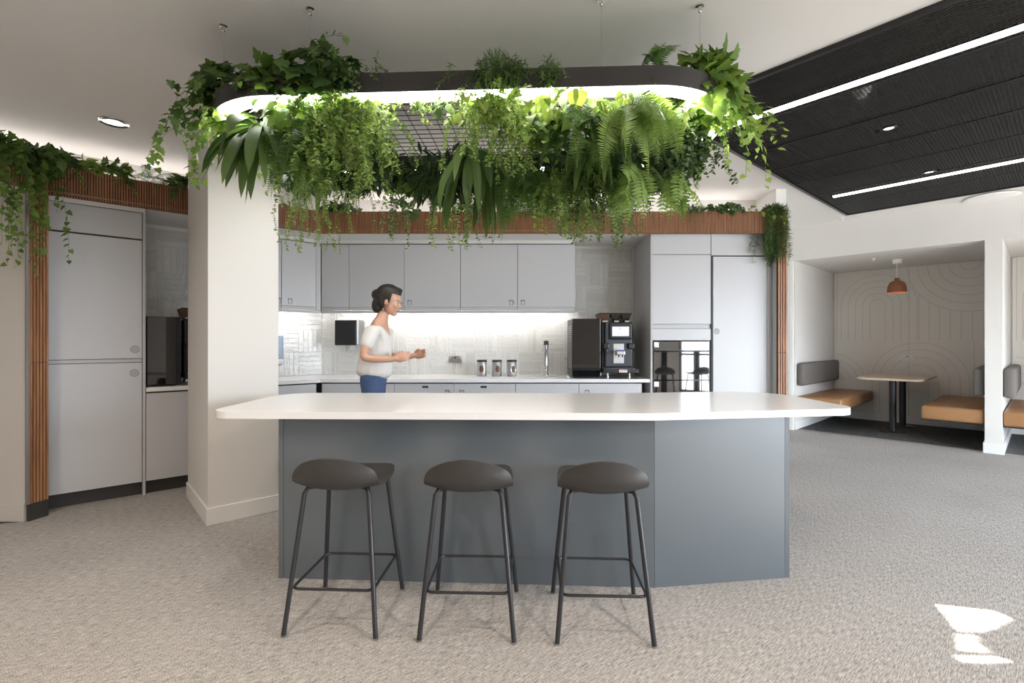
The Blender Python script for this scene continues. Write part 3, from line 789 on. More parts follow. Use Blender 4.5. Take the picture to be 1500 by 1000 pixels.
obj('end_panel', prism(bmesh.new(), [(R0.x-.023, R0.y-.003), (R0.x, R0.y-.003), (R0.x, BI), (R0.x-.023, BI)], 0, ZI, .0015, 1), M['island'], isl)
obj('carcass', prism(bmesh.new(), [(L0.x+.026, L0.y+.022), (C0.x, C0.y+.022), (R0.x-.024, R0.y+.024), (R0.x-.024, BI-.05), (L0.x+.026, BI-.05)], .02, ZI-.002), M['gap'], isl)
k = 5; xw = (R0.x-L0.x-.05)/k
for i in range(k): obj('door', box(L0.x+.026+i*xw+.002, L0.x+.026+(i+1)*xw-.002, BI-.045, BI-.025, .11, ZI-.03, .001, 1), M['island'], isl)
ipts = [(-1.60, 2.545), (.72, 2.482), (1.90, 2.665), (1.885, 3.60), (.75, 3.455), (-1.60, 3.47)]
ipts = rounded(ipts, [.13, .5, .13, .30, .6, .22], 12)
wt = obj('island_worktop', prism(bmesh.new(), ipts, .878, .915, .0025, 2), M['stone'], None, True, 50)
tag(wt, 'white stone top with rounded corners on the island', 'worktop')

# ------------------------------------------------------------------ bar stools
def seat_bm():
    b = bmesh.new(); NU, NV = 20, 30
    # centre line of the shell from the front lip over the seat and up the back: (y forward +, z, half width)
    key = [(.212, .652, .090), (.210, .652, .128), (.200, .650, .154), (.178, .646, .172), (.13, .636, .184), (.05, .623, .190), (-.04, .617, .192), (-.11, .619, .193), (-.158, .632, .193), (-.188, .657, .191), (-.204, .686, .183), (-.213, .714, .166), (-.219, .739, .140), (-.224, .760, .104), (-.227, .774, .064), (-.229, .781, .022)]
    K = np.array(key); tt = np.linspace(0, len(K)-1, NV)
    cur = np.stack([np.interp(tt, range(len(K)), K[:, j]) for j in range(3)], 1)
    for _ in range(1): cur[1:-1] = (cur[:-2]+2*cur[1:-1]+cur[2:])/4
    g = []
    for j in range(NV):
        y, z, hw = cur[j]; f = j/(NV-1)
        back = max(0, min(1, (f-.45)/.3))
        row = []
        for i in range(NU+1):
            u = -1+2*i/NU
            x = hw*math.sin(u*PI/2*.96)/math.sin(PI/2*.96)
            dish = .005+.022*math.exp(-((f-.5)/.14)**2)
            zz = z+dish*(abs(x)/.19)**2
            yy = y+back*.085*(abs(x)/.19)**2.2
            row.append(b.verts.new((x, yy, zz)))
        g.append(row)
    for r0, r1 in zip(g, g[1:]):
        for i in range(NU): b.faces.new((r0[i], r0[i+1], r1[i+1], r1[i]))
    bmesh.ops.recalc_face_normals(b, faces=b.faces)
    bmesh.ops.solidify(b, geom=b.faces[:], thickness=.011)
    return b
st = thing('bar_stool', '', 'bar stool', (0, 0, 0), 0, 'black bar stools at the island')
obj('seat_shell', seat_bm(), M['shell'], st, True, 60)
for sx in (-1, 1):
    for sy in (-1, 1):
        top = Vector((sx*.135, sy*.12, .622)); ft = Vector((sx*.203, sy*.210, .006))
        k0 = top+Vector((sx*.012, sy*.012, -.022))
        lg = obj('leg', tube(bmesh.new(), [top+Vector((-sx*.04, -sy*.03, .0)), top, k0, ft], .0108, 10), M['tube'], st, True)
        obj('glide', lathe(bmesh.new(), [(0, 0), (.011, 0), (.012, .008), (0, .009)], 12, (ft.x, ft.y, 0)), M['steel'], lg, True)
zr = .195; k = (.622-zr)/.616; hx, hy = .135+.068*k-.002, .12+.09*k-.002
rr = [(x, y, zr) for x, y in rounded([(-hx, -hy), (hx, -hy), (hx, hy), (-hx, hy)], [.03]*4, 5)]
obj('footrest', tube(bmesh.new(), rr, .0065, 8, closed=True), M['tube'], st, True)
obj('under_frame', tube(bmesh.new(), [(x, y, .620) for x, y in rounded([(-.10, -.09), (.10, -.09), (.10, .09), (-.10, .09)], [.03]*4, 5)], .008, 8, closed=True), M['tube'], st, True)
sp = [((-.778, 2.316), -2.9, 'black shell bar stool nearest the white column'), ((-.187, 2.288), -2.0, 'black shell bar stool in the middle of the three'), ((.402, 2.262), -2.3, 'black shell bar stool nearest the paler island panel')]
for i, ((x, y), r_, lb) in enumerate(sp):
    if i == 0: st.location = (x, y, 0); st.rotation_euler = (0, 0, R(r_)); st['label'] = lb
    else: dup(st, (x, y, 0), R(r_), lb)

# ------------------------------------------------------------------ ring pendant
RC = Vector((-.245, 2.917, 0)); RR = R(-2.9); RZ = 2.49
HX, HY, CR = 1.44, .575, .50
def rr_path(o, n=16):
    return rounded([(-HX-o, -HY-o), (HX+o, -HY-o), (HX+o, HY+o), (-HX-o, HY+o)], [CR+o]*4, n)
def ring_sweep(prof):
    b = bmesh.new(); rings = [[b.verts.new((x, y, z)) for x, y in rr_path(o)] for o, z in prof]
    L = len(rings)
    for i in range(L):
        P, Qq = rings[i], rings[(i+1) % L]
        for k in range(len(P)): b.faces.new((P[k], P[(k+1) % len(P)], Qq[(k+1) % len(P)], Qq[k]))
    return b
rg = thing('ring_pendant', 'long rounded ring light hung over the island, black frame with glowing underside', 'pendant light', (RC.x, RC.y, RZ), RR)
obj('frame', ring_sweep([(0, -.004), (0, .09), (-.006, .093), (-.092, .093), (-.098, .09), (-.098, -.004), (-.093, -.004), (-.093, .004), (-.005, .004), (-.005, -.004)]), M['ringm'], rg, True, 30)
obj('diffuser', ring_sweep([(-.006, -.002), (-.006, -.010), (-.012, -.014), (-.086, -.014), (-.092, -.010), (-.092, -.002)]), M['diff'], rg, True, 30)
b = bmesh.new()
def inside_x(y):
    hx, hy, r = HX-.1, HY-.1, CR-.1
    ay = abs(y)
    return hx if ay < hy-r else hx-r+math.sqrt(max(0, r*r-(ay-(hy-r))**2))
def inside_y(x):
    hx, hy, r = HX-.1, HY-.1, CR-.1
    ax = abs(x)
    return hy if ax < hx-r else hy-r+math.sqrt(max(0, r*r-(ax-(hx-r))**2))
y = -.45
while y < .46:
    q = inside_x(y); bx(b, -q, q, y-.0018, y+.0018, .020, .0236); y += .06
x = -1.29
while x < 1.3:
    q = inside_y(x); bx(b, x-.0018, x+.0018, -q, q, .0236, .0272); x += .075
obj('wire_grid', b, M['black'], rg)
iv = Matrix.Translation(RC) @ Matrix.Rotation(RR, 4, 'Z'); ivi = iv.inverted()
for (x, y) in ((-1.508, 2.55), (-1.0, 2.42), (.43, 2.35), (.923, 2.40), (-1.0, 3.48), (.43, 3.42)):
    p = ivi @ Vector((x, y, 0))
    c = obj('suspension_cable', tube(bmesh.new(), [(p.x, p.y, .09), (p.x, p.y, ZC-RZ-.02)], .0013, 6), M['steel'], rg)
    obj('ceiling_cup', lathe(bmesh.new(), [(.004, -.035), (.009, -.03), (.010, -.008), (.020, -.004), (.021, 0), (0, 0)], 16, (p.x, p.y, ZC-RZ)), M['chrome'], c, True)
    obj('grip', lathe(bmesh.new(), [(.003, .035), (.006, .03), (.006, 0), (0, 0)], 10, (p.x, p.y, .092)), M['chrome'], c, True)

# ------------------------------------------------------------------ black mesh ceiling raft with linear lights
raft = thing('metal_mesh_raft', 'black expanded-metal ceiling raft over the lounge side', 'ceiling raft', (Q.x, Q.y, ZC-.018), a41)
# local x along A, local y along -D (so the raft spans y from 0 to -RD)
ZR = 0.0
b = bmesh.new()
for q in ((-.03, RA+.03, -.0, .03), (-.03, RA+.03, -RD-.03, -RD), (-.03, 0, -RD, 0), (RA, RA+.03, -RD, 0)): bx(b, q[0], q[1], q[2], q[3], -.008, .030)
obj('edge_frame', b, M['black'], raft)
SPOTS = []
for px, py in ((1302, 189), (1361, 253)):
    Yq = (ZC-.02-CH)*F/(HZ-py); v_ = Vector(((px-750)/F*Yq, Yq, 0))-Q; SPOTS.append((v_.dot(A), -v_.dot(D)))
M['meshm'] = plain('expanded_metal', (.062, .060, .058), .42, 0, vary=.1)
def exp_mesh(x0, x1, y0, y1, lx=.024, ly=.046):
    # diamond lattice: strands run diagonally, each a thin tilted ribbon
    nx = int((x1-x0)/lx); ny = int((y1-y0)/ly)
    i, j = np.meshgrid(np.arange(nx), np.arange(ny), indexing='ij'); i = i.ravel(); j = j.ravel()
    cx = x0+(i+.5)*lx; cy = y0+(j+.5)*ly
    ok = np.ones(len(cx), bool)
    for a_, y1_ in ((.506, -.20), (3.18, -.13)): ok &= ~((abs(cx-a_) < .046) & (cy < y1_+.03) & (cy > -RD+.37))
    for a_, y_ in SPOTS: ok &= (cx-a_)**2+(cy-y_)**2 > .075**2
    cx, cy = cx[ok], cy[ok]
    w_ = .0046; V = []; Fc = []
    for sx, sy in ((1, 1), (1, -1)):
        # strand through cell corner to corner
        ax, ay = -lx/2*sx, -ly/2*sy; bx_, by_ = lx/2*sx, ly/2*sy
        dx, dy = bx_-ax, by_-ay; L = math.hypot(dx, dy); nx_, ny_ = -dy/L*w_/2, dx/L*w_/2
        tz = .0050
        q = np.array([(ax-nx_, ay-ny_, 0), (bx_-nx_, by_-ny_, 0), (bx_+nx_, by_+ny_, tz), (ax+nx_, ay+ny_, tz)])
        V.append((q[None]+np.stack([cx, cy, 0*cx], 1)[:, None]).reshape(-1, 3))
    V = np.concatenate(V)
    return V
npan = 7; pw = RA/npan
for kx in range(npan):
    V = exp_mesh(kx*pw+.004, (kx+1)*pw-.004, -RD+.02, -.01)
    me = bpy.data.meshes.new('mesh_panel'); n4 = len(V)//4
    me.vertices.add(len(V)); me.vertices.foreach_set('co', V.astype(np.float32).ravel())
    me.loops.add(len(V)); me.loops.foreach_set('vertex_index', np.arange(len(V), dtype=np.int32))
    me.polygons.add(n4); me.polygons.foreach_set('loop_start', np.arange(0, len(V), 4, dtype=np.int32))
    me.update(); me.validate()
    me.materials.append(M['meshm'])
    o = bpy.data.objects.new('mesh_panel', me); COL.objects.link(o); o.parent = raft
    b = bmesh.new()
    bx(b, kx*pw-.004, kx*pw+.005, -RD, 0, -.002, .03)
    obj('panel_edge', b, M['tube'], o)
for lx_, ly0, lb in ((.506, -.20, 'glowing linear ceiling light nearest the hanging plants'), (3.18, -.13, 'glowing linear ceiling light nearest the booths')):
    p = Q+A*lx_; t = thing('linear_light', lb, 'ceiling light', (p.x, p.y, ZC-.022), a41, 'linear lights in the black ceiling')
    obj('diffuser', box(-.027, .027, -RD+.4, ly0, -.006, .004), M['lstrip'], t)
    obj('housing', box(-.032, .032, -RD+.39, ly0+.01, .0045, .055), M['black'], t)
for (px, py, lb) in ((1302, 189, 'small recessed spotlight in the black mesh, midway between the linear lights'), (1361, 253, 'small recessed spotlight in the black mesh close to the far linear light')):
    Yq = (ZC-.02-CH)*F/(HZ-py); p = Vector(((px-750)/F*Yq, Yq, ZC-.02))
    t = thing('spotlight', lb, 'spotlight', p, 0, 'recessed spotlights in the mesh')
    obj('trim_ring', lathe(bmesh.new(), [(.036, 0), (.055, -.003), (.057, .002), (.036, .03)], 28), M['black'], t, True)
    obj('lens', lathe(bmesh.new(), [(0, .006), (.034, .006), (.034, .02), (0, .02)], 24), M['lampglow'], t, True)
Yq = (ZC-.02-CH)*F/(HZ-147); t = thing('smoke_detector', 'white smoke detector just above the black mesh', 'smoke detector', ((1262-750)/F*Yq, Yq, ZC+.03))
obj('base', lathe(bmesh.new(), [(0, .0), (.05, 0), (.055, .03), (0, .035)], 24), M['white'], t, True)
obj('sensor_head', lathe(bmesh.new(), [(0, -.03), (.03, -.028), (.036, 0), (0, .001)], 24), M['white'], t, True)
# recessed downlight in the plaster ceiling, round diffuser, sprinklers
def pceil(px, py, z=ZC): Y = (z-CH)*F/(HZ-py); return Vector(((px-750)/F*Y, Y, z))
t = thing('downlight', 'round recessed chrome downlight in the ceiling above the fridge housing', 'downlight', pceil(167, 179))
obj('trim_ring', lathe(bmesh.new(), [(.078, -.001), (.092, -.006), (.096, -.001), (.078, .0)], 40), M['chrome'], t, True)
obj('reflector', lathe(bmesh.new(), [(.078, -.001), (.072, -.003), (.045, -.0015), (.0, -.0015)], 40), M['chrome'], t, True)
obj('bulb', lathe(bmesh.new(), [(0, -.012), (.014, -.011), (.018, -.004), (.018, -.0015), (0, -.0015)], 20), M['lampglow'], t, True)
Y_ = 5.9
t = thing('ceiling_vent', 'round white ceiling diffuser between the black raft and the booths', 'air vent', pceil(1453, 290, ZC-.02)+Vector((0, 0, .02)))
obj('dish', lathe(bmesh.new(), [(0, -.03), (.20, -.028), (.235, -.018), (.24, -.012), (.0, -.012)], 48), M['trimw'], t, True)
obj('collar', lathe(bmesh.new(), [(.15, -.012), (.15, 0), (0, 0)], 32), M['gap'], t, True)
def sprink(lb, p):
    t = thing('sprinkler', lb, 'sprinkler', p, 0)
    obj('plate', lathe(bmesh.new(), [(0, 0), (.03, 0), (.028, -.008), (0, -.008)], 20), M['white'], t, True)
    obj('head', lathe(bmesh.new(), [(.008, -.008), (.008, -.03), (.016, -.034), (.016, -.038), (0, -.038)], 14), M['white'], t, True)
sprink('small white sprinkler where the ceiling meets the booth wall', pceil(1233, 321)+Vector((-.05, -.08, 0)))

# ------------------------------------------------------------------ booths
def bobj(name, bm, mat, u, v, z=0, parent=None, **k):
    o = obj(name, bm, mat, parent, **k)
    if not parent: o.location = bth(u, v, z); o.rotation_euler = (0, 0, bang)
    return o
def bthing(name, label, cat, u, v, z=0, group=None): return thing(name, label, cat, bth(u, v, z), bang, group)
SZ = .485
def bench(u, lb, depth=.57, mirror=False):
    t = bthing('bench_seat', lb, 'bench', u, 0, 0, 'tan booth benches')
    obj('seat_pad', rbox(.003, depth, .03, BDp-.04, SZ-.165, SZ, .03, 4), M['tan'], t, True, 60)
    obj('support_board', box(.003, depth-.06, .08, BDp-.05, SZ-.185, SZ-.166), M['plinth'], t)
    return t
def backpad(u0, u1, lb):
    t = bthing('back_cushion', lb, 'cushion', u0, 0, 0, 'grey booth back cushions')
    obj('pad', rbox(0, u1-u0, .05, BDp-.05, .635, .97, .04, 4), M['tweed'], t, True, 60)
    return t
bench(0, 'tan leather bench on the end wall side of the booth')
bench(BW-.574, 'tan leather bench against the pier inside the first booth')
bench(BW+BP, 'tan leather bench in the second booth at the edge of the picture')
backpad(.003, .105, 'grey tweed back cushion on the end wall of the booth')
backpad(BW-.105, BW-.003, 'grey tweed back cushion behind the pier in the first booth')
backpad(BW+BP+.003, BW+BP+.105, 'grey tweed back cushion in the second booth')
def btable(u, lb):
    t = bthing('booth_table', lb, 'table', u, 0, 0)
    pts_ = rounded([(-.375, .45), (.375, .45), (.375, 1.72), (-.375, 1.72)], [.09]*4, 6)
    obj('tabletop', prism(bmesh.new(), pts_, .748, .775, .003, 2), M['ply'], t, True, 40)
    for v in (.80, 1.50):
        lg = obj('leg', lathe(bmesh.new(), [(.042, .02), (.042, .735), (.09, .737), (.09, .747), (0, .747)], 24, (.0, v, 0)), M['tube'], t, True)
        obj('base_disc', lathe(bmesh.new(), [(0, 0.004), (.15, 0.004), (.15, .010), (.145, .016), (.05, .022), (0, .022)], 32, (.0, v, 0)), M['tube'], lg, True)
btable(1.0, 'pale oak booth table on two black pedestal legs')
def relief(u, lb):
    t = bthing('relief_panel', lb, 'wall panel', u, BDp, 0)
    obj('board', box(.018, BW-.010, -.018, -.001, .122, BH-.004), M['relief'], t)
    zs = 1.29
    def poly(b, P):
        P = [Vector((p[0], -.0185, p[1])) for p in P if .02 <= p[0] <= BW-.02]
        w_ = .0035
        for p, q in zip(P, P[1:]):
            if (q-p).length > .2 and abs(q.x-p.x) > .02: continue
            d = (q-p); 
            if d.length < 1e-5: continue
            d.normalize(); n = Vector((-d.z, 0, d.x))*w_
            vs = [b.verts.new(v) for v in (p-n, q-n, q+n, p+n)]
            b.faces.new(vs)
            vs = [b.verts.new(v+Vector((0, .0004, 0))) for v in (p-n, q-n, q+n, p+n)]; b.faces.new(vs)
    b = bmesh.new()
    poly(b, [(.02, zs), (BW-.02, zs)]); poly(b, [(1.02, .02), (1.02, 2.44)])
    for r_ in (.10, .20, .30, .40, .50):
        arc = [(.62+r_*math.cos(q), 1.86+r_*math.sin(q)) for q in np.linspace(0, PI, 25)]
        poly(b, [(.62+r_, zs)]+arc+[(.62-r_, zs)])
    for r_ in (.12, .24, .36, .48, .60, .72):
        poly(b, [(1.72+r_*math.cos(q), 2.44-r_*math.sin(q)) for q in np.linspace(0, PI, 33)])
    for u_ in (1.14, 1.26, 1.38, 1.50, 1.62, 1.74, 1.86):
        d_ = abs(u_-1.72); zt_ = 2.44-math.sqrt(max(0, .72**2-d_*d_)); poly(b, [(u_, zs), (u_, zt_)])
    for u_ in (.06, .0): poly(b, [(u_, zs), (u_, 2.44)])
    for r_ in (.15, .25, .35, .45):
        poly(b, [(r_*math.cos(q), .62+r_*math.sin(q)) for q in np.linspace(0, PI/2, 15)]+[(r_, .1)])
    for r_ in (.12, .24, .36, .48, .58):
        arc = [(1.13+r_*math.cos(q), .68+r_*math.sin(q)) for q in np.linspace(0, PI, 25)]
        poly(b, [(1.13+r_, .05)]+arc+[(1.13-r_, .05)])
    for u_ in (1.76, 1.88): poly(b, [(u_, .05), (u_, zs)])
    obj('groove_lines', b, M['groove'], t)
relief(0, 'beige wall panel scored with arches behind the booth table')
relief(BW+BP, 'beige scored wall panel in the second booth')
po = bth(1.03, .90)
t = thing('pendant_lamp', 'rust coloured dome pendant lamp over the booth table', 'pendant light', (po.x, po.y, 0))
obj('ceiling_rose', lathe(bmesh.new(), [(0, 2.445), (.055, 2.445), (.055, 2.40), (.048, 2.385), (.0, 2.385)], 28), M['white'], t, True)
obj('cord', tube(bmesh.new(), [(0, 0, 2.39), (0, 0, 2.16)], .004, 8), M['white'], t)
sh = obj('lamp_shade', lathe(bmesh.new(), [(0, 2.180), (.028, 2.180), (.030, 2.145), (.055, 2.138), (.088, 2.11), (.108, 2.06), (.116, 1.975), (.112, 1.975), (.104, 2.058), (.085, 2.105), (.06, 2.128), (0, 2.132)], 36), M['pot'], t, True, 60)
obj('bulb', lathe(bmesh.new(), [(0, 2.02), (.025, 2.03), (.03, 2.055), (.02, 2.09), (.012, 2.125), (0, 2.125)], 16), emis('warm_bulb', (1, .62, .35), 30), t, True)
wall_socket('wall_socket', 'steel double socket on the beige panel above the booth table', bth(1.0, BDp-.0196, 1.025), bang, 'white')
ps_ = bth(.82, .55, BH-.001); sprink('small white sprinkler on the booth ceiling beside the pendant', ps_)
# trailing fill light of the booth wall is the room light itself

# ------------------------------------------------------------------ person walking behind the island
def skin_mesh(verts, edges, radii, root=0, sub=2):
    me = bpy.data.meshes.new('tmp'); me.from_pydata([Vector(v) for v in verts], edges, [])
    o = bpy.data.objects.new('tmp', me); COL.objects.link(o)
    md = o.modifiers.new('s', 'SKIN'); md.use_smooth_shade = True; md.branch_smoothing = .6
    for i, r_ in enumerate(radii):
        sv = me.skin_vertices[0].data[i]; sv.radius = r_ if isinstance(r_, tuple) else (r_, r_); sv.use_root = (i == root)
    sb = o.modifiers.new('u', 'SUBSURF'); sb.levels = sub; sb.render_levels = sub
    bpy.context.view_layer.update()
    res = bpy.data.meshes.new_from_object(o.evaluated_get(bpy.context.evaluated_depsgraph_get()))
    bpy.data.objects.remove(o)
    return res
def remesh(bm, vox, smooth=4):
    bmesh.ops.delete(bm, geom=[e for e in bm.edges if not e.link_faces], context='EDGES')
    bmesh.ops.holes_fill(bm, edges=[e for e in bm.edges if e.is_boundary], sides=0)
    me = bpy.data.meshes.new('tmp'); bm.to_mesh(me); bm.free()
    o = bpy.data.objects.new('tmp', me); COL.objects.link(o)
    md = o.modifiers.new('r', 'REMESH'); md.mode = 'VOXEL'; md.voxel_size = vox
    if smooth:
        sm = o.modifiers.new('m', 'SMOOTH'); sm.factor = .5; sm.iterations = smooth
    bpy.context.view_layer.update()
    res = bpy.data.meshes.new_from_object(o.evaluated_get(bpy.context.evaluated_depsgraph_get()))
    bpy.data.objects.remove(o)
    return res
def ellipsoid(b, c, r, rot=None, u=20, v=14):
    q = bmesh.ops.create_uvsphere(b, u_segments=u, v_segments=v, radius=1)
    mt = Matrix.Translation(c) @ (rot or Matrix.Identity(4)) @ Matrix.Diagonal((*r, 1))
    bmesh.ops.transform(b, matrix=mt, verts=q['verts'])
    return q['verts']
def meshobj(name, me, mat, parent):
    me.materials.clear(); me.materials.append(mat)
    me.polygons.foreach_set('use_smooth', [True]*len(me.polygons))
    o = bpy.data.objects.new(name, me); o.data.name = name; COL.objects.link(o); o.parent = parent
    return o
per = thing('person', 'person in a white T-shirt and blue jeans walking behind the island', 'person', (-1.16, 4.08, 0))
# joints: x forward, y to the far side, z up
J = dict(pel=(0, 0, .95), wai=(.012, 0, 1.08), che=(.03, 0, 1.26), uch=(.045, 0, 1.385), nek=(.068, 0, 1.47), hed=(.10, 0, 1.545))
def arm(s, el, wr, hd): return [(.045, s*.155, 1.405), el, wr, hd]
armR = arm(-1, (-.02, -.235, 1.15), (.185, -.185, 1.135), (.255, -.170, 1.15))
armL = arm(1, (.07, .225, 1.15), (.275, .165, 1.15), (.345, .150, 1.165))
legR = [(0, -.095, .90), (.11, -.095, .50), (.06, -.095, .085), (.155, -.10, .035)]
legL = [(0, .095, .90), (-.02, .095, .50), (-.28, .10, .14), (-.225, .10, .05)]
V_, E_, Rd = [], [], []
def add(p, r_, par=None):
    V_.append(p); Rd.append(r_)
    if par is not None: E_.append((par, len(V_)-1))
    return len(V_)-1
a = add(J['pel'], (.115, .14)); wa = add(J['wai'], (.098, .120), a); ch = add(J['che'], (.105, .145), wa); uc = add(J['uch'], (.085, .12), ch)
nk = add(J['nek'], .052, uc); hd = add(J['hed'], .055, nk)
for ar in (armR, armL):
    s_ = add(ar[0], .055, uc); e_ = add(ar[1], .040, s_); w2 = add(ar[2], .026, e_); h2 = add(ar[3], (.022, .032), w2)
for lg in (legR, legL):
    h_ = add(lg[0], .088, a); k_ = add(lg[1], .056, h_); n_ = add(lg[2], .036, k_); add(lg[3], (.030, .038), n_)
body = skin_mesh(V_, E_, Rd)
b = bmesh.new(); b.from_mesh(body)
HC = Vector((.135, 0, 1.625)); HR = Matrix.Rotation(R(14), 4, 'Y')
def hp(x, y, z): return HC+(HR @ Vector((x, y, z)))
ellipsoid(b, hp(-.012, 0, .022), (.098, .077, .095), HR)           # skull
ellipsoid(b, hp(.030, 0, -.045), (.062, .060, .072), HR)           # face
ellipsoid(b, hp(.062, 0, -.100), (.026, .030, .022), HR)           # chin
ellipsoid(b, hp(.082, 0, .018), (.018, .045, .016), HR)            # brow
for s_ in (-1, 1):
    ellipsoid(b, hp(-.005, s_*.077, -.018), (.018, .010, .030), HR)  # ear
    ellipsoid(b, hp(.066, s_*.038, -.035), (.022, .020, .020), HR)   # cheek
nb = [b.verts.new(hp(*p)) for p in ((.088, 0, .010), (.120, 0, -.040), (.090, .017, -.046), (.090, -.017, -.046), (.06, 0, -.02))]
for f_ in ((0, 2, 1), (0, 1, 3), (1, 2, 3), (0, 4, 2), (0, 3, 4), (2, 4, 3)): b.faces.new([nb[i] for i in f_])
ellipsoid(b, hp(.084, 0, -.071), (.016, .024, .010), HR)           # lips bulge
for ar, s_ in ((armR, -1), (armL, 1)):
    wv, hv = Vector(ar[2]), Vector(ar[3]); fd = (hv-wv).normalized()
    inw = Vector((0, -s_, 0)); inw = (inw-fd*inw.dot(fd)).normalized(); upv = fd.cross(inw)*(1 if s_ > 0 else -1)
    if upv.z < 0: upv = -upv
    palm = hv+fd*.02
    rm = Matrix((fd, upv, inw)).transposed().to_4x4()
    ellipsoid(b, hv+fd*.012, (.052, .040, .018), rm)
    for k, (off, L_) in enumerate(((.030, .070), (.010, .080), (-.010, .075), (-.029, .058))):
        p0 = hv+fd*.045+upv*off
        c1_ = R(22+6*k); c2_ = R(52+8*k); c3_ = R(80+8*k)
        p1 = p0+(fd*math.cos(c1_)+inw*math.sin(c1_))*L_*.45
        p2 = p1+(fd*math.cos(c2_)+inw*math.sin(c2_))*L_*.32
        p3 = p2+(fd*math.cos(c3_)+inw*math.sin(c3_))*L_*.25
        tube(b, [p0-fd*.025, p0, p1, p2, p3], [.0092, .0092, .0086, .008, .0065], 8)
    p0 = hv-fd*.01+upv*.030+inw*.008; dT = (fd*.75+upv*.45+inw*.35).normalized()
    tube(b, [p0-dT*.015, p0+dT*.03, p0+dT*.03+(fd*.9+inw*.4).normalized()*.030], [.013, .011, .008], 8)
me = remesh(b, .0055, 3)
meshobj('body', me, M['skin'], per)
# eyes
for s_ in (-1, 1):
    b = bmesh.new(); ellipsoid(b, hp(.074, s_*.032, -.004), (.0105, .013, .0075), HR, 12, 8)
    e_ = obj('eye', b, M['white'], per, True)
    b = bmesh.new(); ellipsoid(b, hp(.0815, s_*.033, -.005), (.0045, .0065, .0062), HR, 10, 6); obj('iris', b, M['hair'], e_, True)
b = bmesh.new(); ellipsoid(b, hp(.092, 0, -.071), (.010, .022, .0075), HR, 14, 8); obj('lips', b, M['lips'], per, True)
# hair: cap over the skull with a short bob behind
b = bmesh.new(); ellipsoid(b, hp(-.016, 0, .030), (.112, .090, .104), HR, 28, 20)
kill = [v for v in b.verts if (HR.inverted() @ (v.co-HC)).x > .045 and (HR.inverted() @ (v.co-HC)).z < .055]
bmesh.ops.delete(b, geom=kill, context='VERTS')
kill = [v for v in b.verts if (HR.inverted() @ (v.co-HC)).z < -.035 and (HR.inverted() @ (v.co-HC)).x > -.02]
bmesh.ops.delete(b, geom=kill, context='VERTS')
bmesh.ops.recalc_face_normals(b, faces=b.faces); bmesh.ops.solidify(b, geom=b.faces[:], thickness=.014)
ellipsoid(b, hp(-.085, 0, -.055), (.048, .070, .075), HR); ellipsoid(b, hp(-.118, 0, .02), (.04, .045, .045), HR); ellipsoid(b, hp(.045, 0, .098), (.045, .062, .024), HR)
for s_ in (-1, 1): ellipsoid(b, hp(-.035, s_*.072, -.02), (.035, .018, .055), HR)
meshobj('hair', remesh(b, .008, 3), M['hair'], per)
# shirt
V_, E_, Rd = [], [], []
a = add((-.0, 0, .955), (.160, .185)); wa = add(J['wai'], (.130, .155), a); ch = add(J['che'], (.128, .165), wa); uc = add((.045, 0, 1.39), (.098, .130), ch); nk = add((.058, 0, 1.435), (.066, .07), uc)
for ar in (armR, armL):
    s_ = add(ar[0], .072, uc); m_ = Vector(ar[0]).lerp(Vector(ar[1]), .75); add(tuple(m_), .062, s_)
b = bmesh.new(); b.from_mesh(skin_mesh(V_, E_, Rd)); meshobj('t_shirt', remesh(b, .009, 3), M['shirt'], per)
# jeans
V_, E_, Rd = [], [], []
a = add((0, 0, .965), (.165, .190))
for lg in (legR, legL):
    h_ = add(lg[0], .102, a); k_ = add(lg[1], .074, h_); n_ = Vector(lg[2])+Vector((0, 0, .03)); add(tuple(n_), .060, k_)
wa = add((.004, 0, 1.05), (.140, .165), a)
b = bmesh.new(); b.from_mesh(skin_mesh(V_, E_, Rd)); meshobj('jeans', remesh(b, .009, 3), M['jeans'], per)
for lg, tl in ((legR, 0), (legL, 38)):
    b = bmesh.new(); an = Vector(lg[2]); to = Vector(lg[3])
    rot = Matrix.Rotation(R(tl), 4, 'Y')
    base = Vector((an.x, an.y, 0)) if tl == 0 else Vector((-.165, an.y, .0))
    def sp_(x, z): return rot @ Vector((x, 0, z))
    if tl == 0:
        ellipsoid(b, base+Vector((.12, 0, .037)), (.10, .046, .036)); ellipsoid(b, base+Vector((-.0, 0, .045)), (.062, .04, .044)); ellipsoid(b, base+Vector((.0, 0, .085)), (.05, .042, .03))
    else:
        ellipsoid(b, base+Vector((0, 0, .042)), (.075, .045, .038)); ellipsoid(b, base+Vector((-.075, 0, .085)), (.075, .042, .04), Matrix.Rotation(R(35), 4, 'Y')); ellipsoid(b, Vector((an.x, an.y, .15)), (.048, .042, .04))
    meshobj('shoe', remesh(b, .008, 4), M['shoe'], per)

# ------------------------------------------------------------------ plants
rng = np.random.default_rng(7)
# leaf templates: x along the leaf 0..1, y across, z out of the leaf
def tmpl(outline, fold=.12, curl=.12):
    # outline: list of (x, halfwidth); two strips folded on the midrib
    V = []; Fc = []
    for x, hw in outline:
        z = -curl*x*x
        V += [(x, 0, z), (x, hw, z+fold*hw), (x, -hw, z+fold*hw)]
    for i in range(len(outline)-1):
        a_, c_ = 3*i, 3*i+3
        Fc += [(a_, c_, c_+1, a_+1), (a_+2, c_+2, c_, a_)]
    return np.array(V, float), Fc
T_OV = tmpl([(0, .02), (.18, .26), (.42, .33), (.7, .22), (1, .0)], .3, .18)
T_LAN = tmpl([(0, .03), (.3, .12), (.6, .11), (1, .0)], .3, .2)
T_PIN = tmpl([(0, .05), (.45, .062), (1, .0)], .2, .15)
T_SM = tmpl([(0, .05), (.45, .32), (1, .0)], .3, .1)
T_HEART = tmpl([(0, .18), (.12, .36), (.35, .40), (.65, .27), (1, .0)], .35, .3)
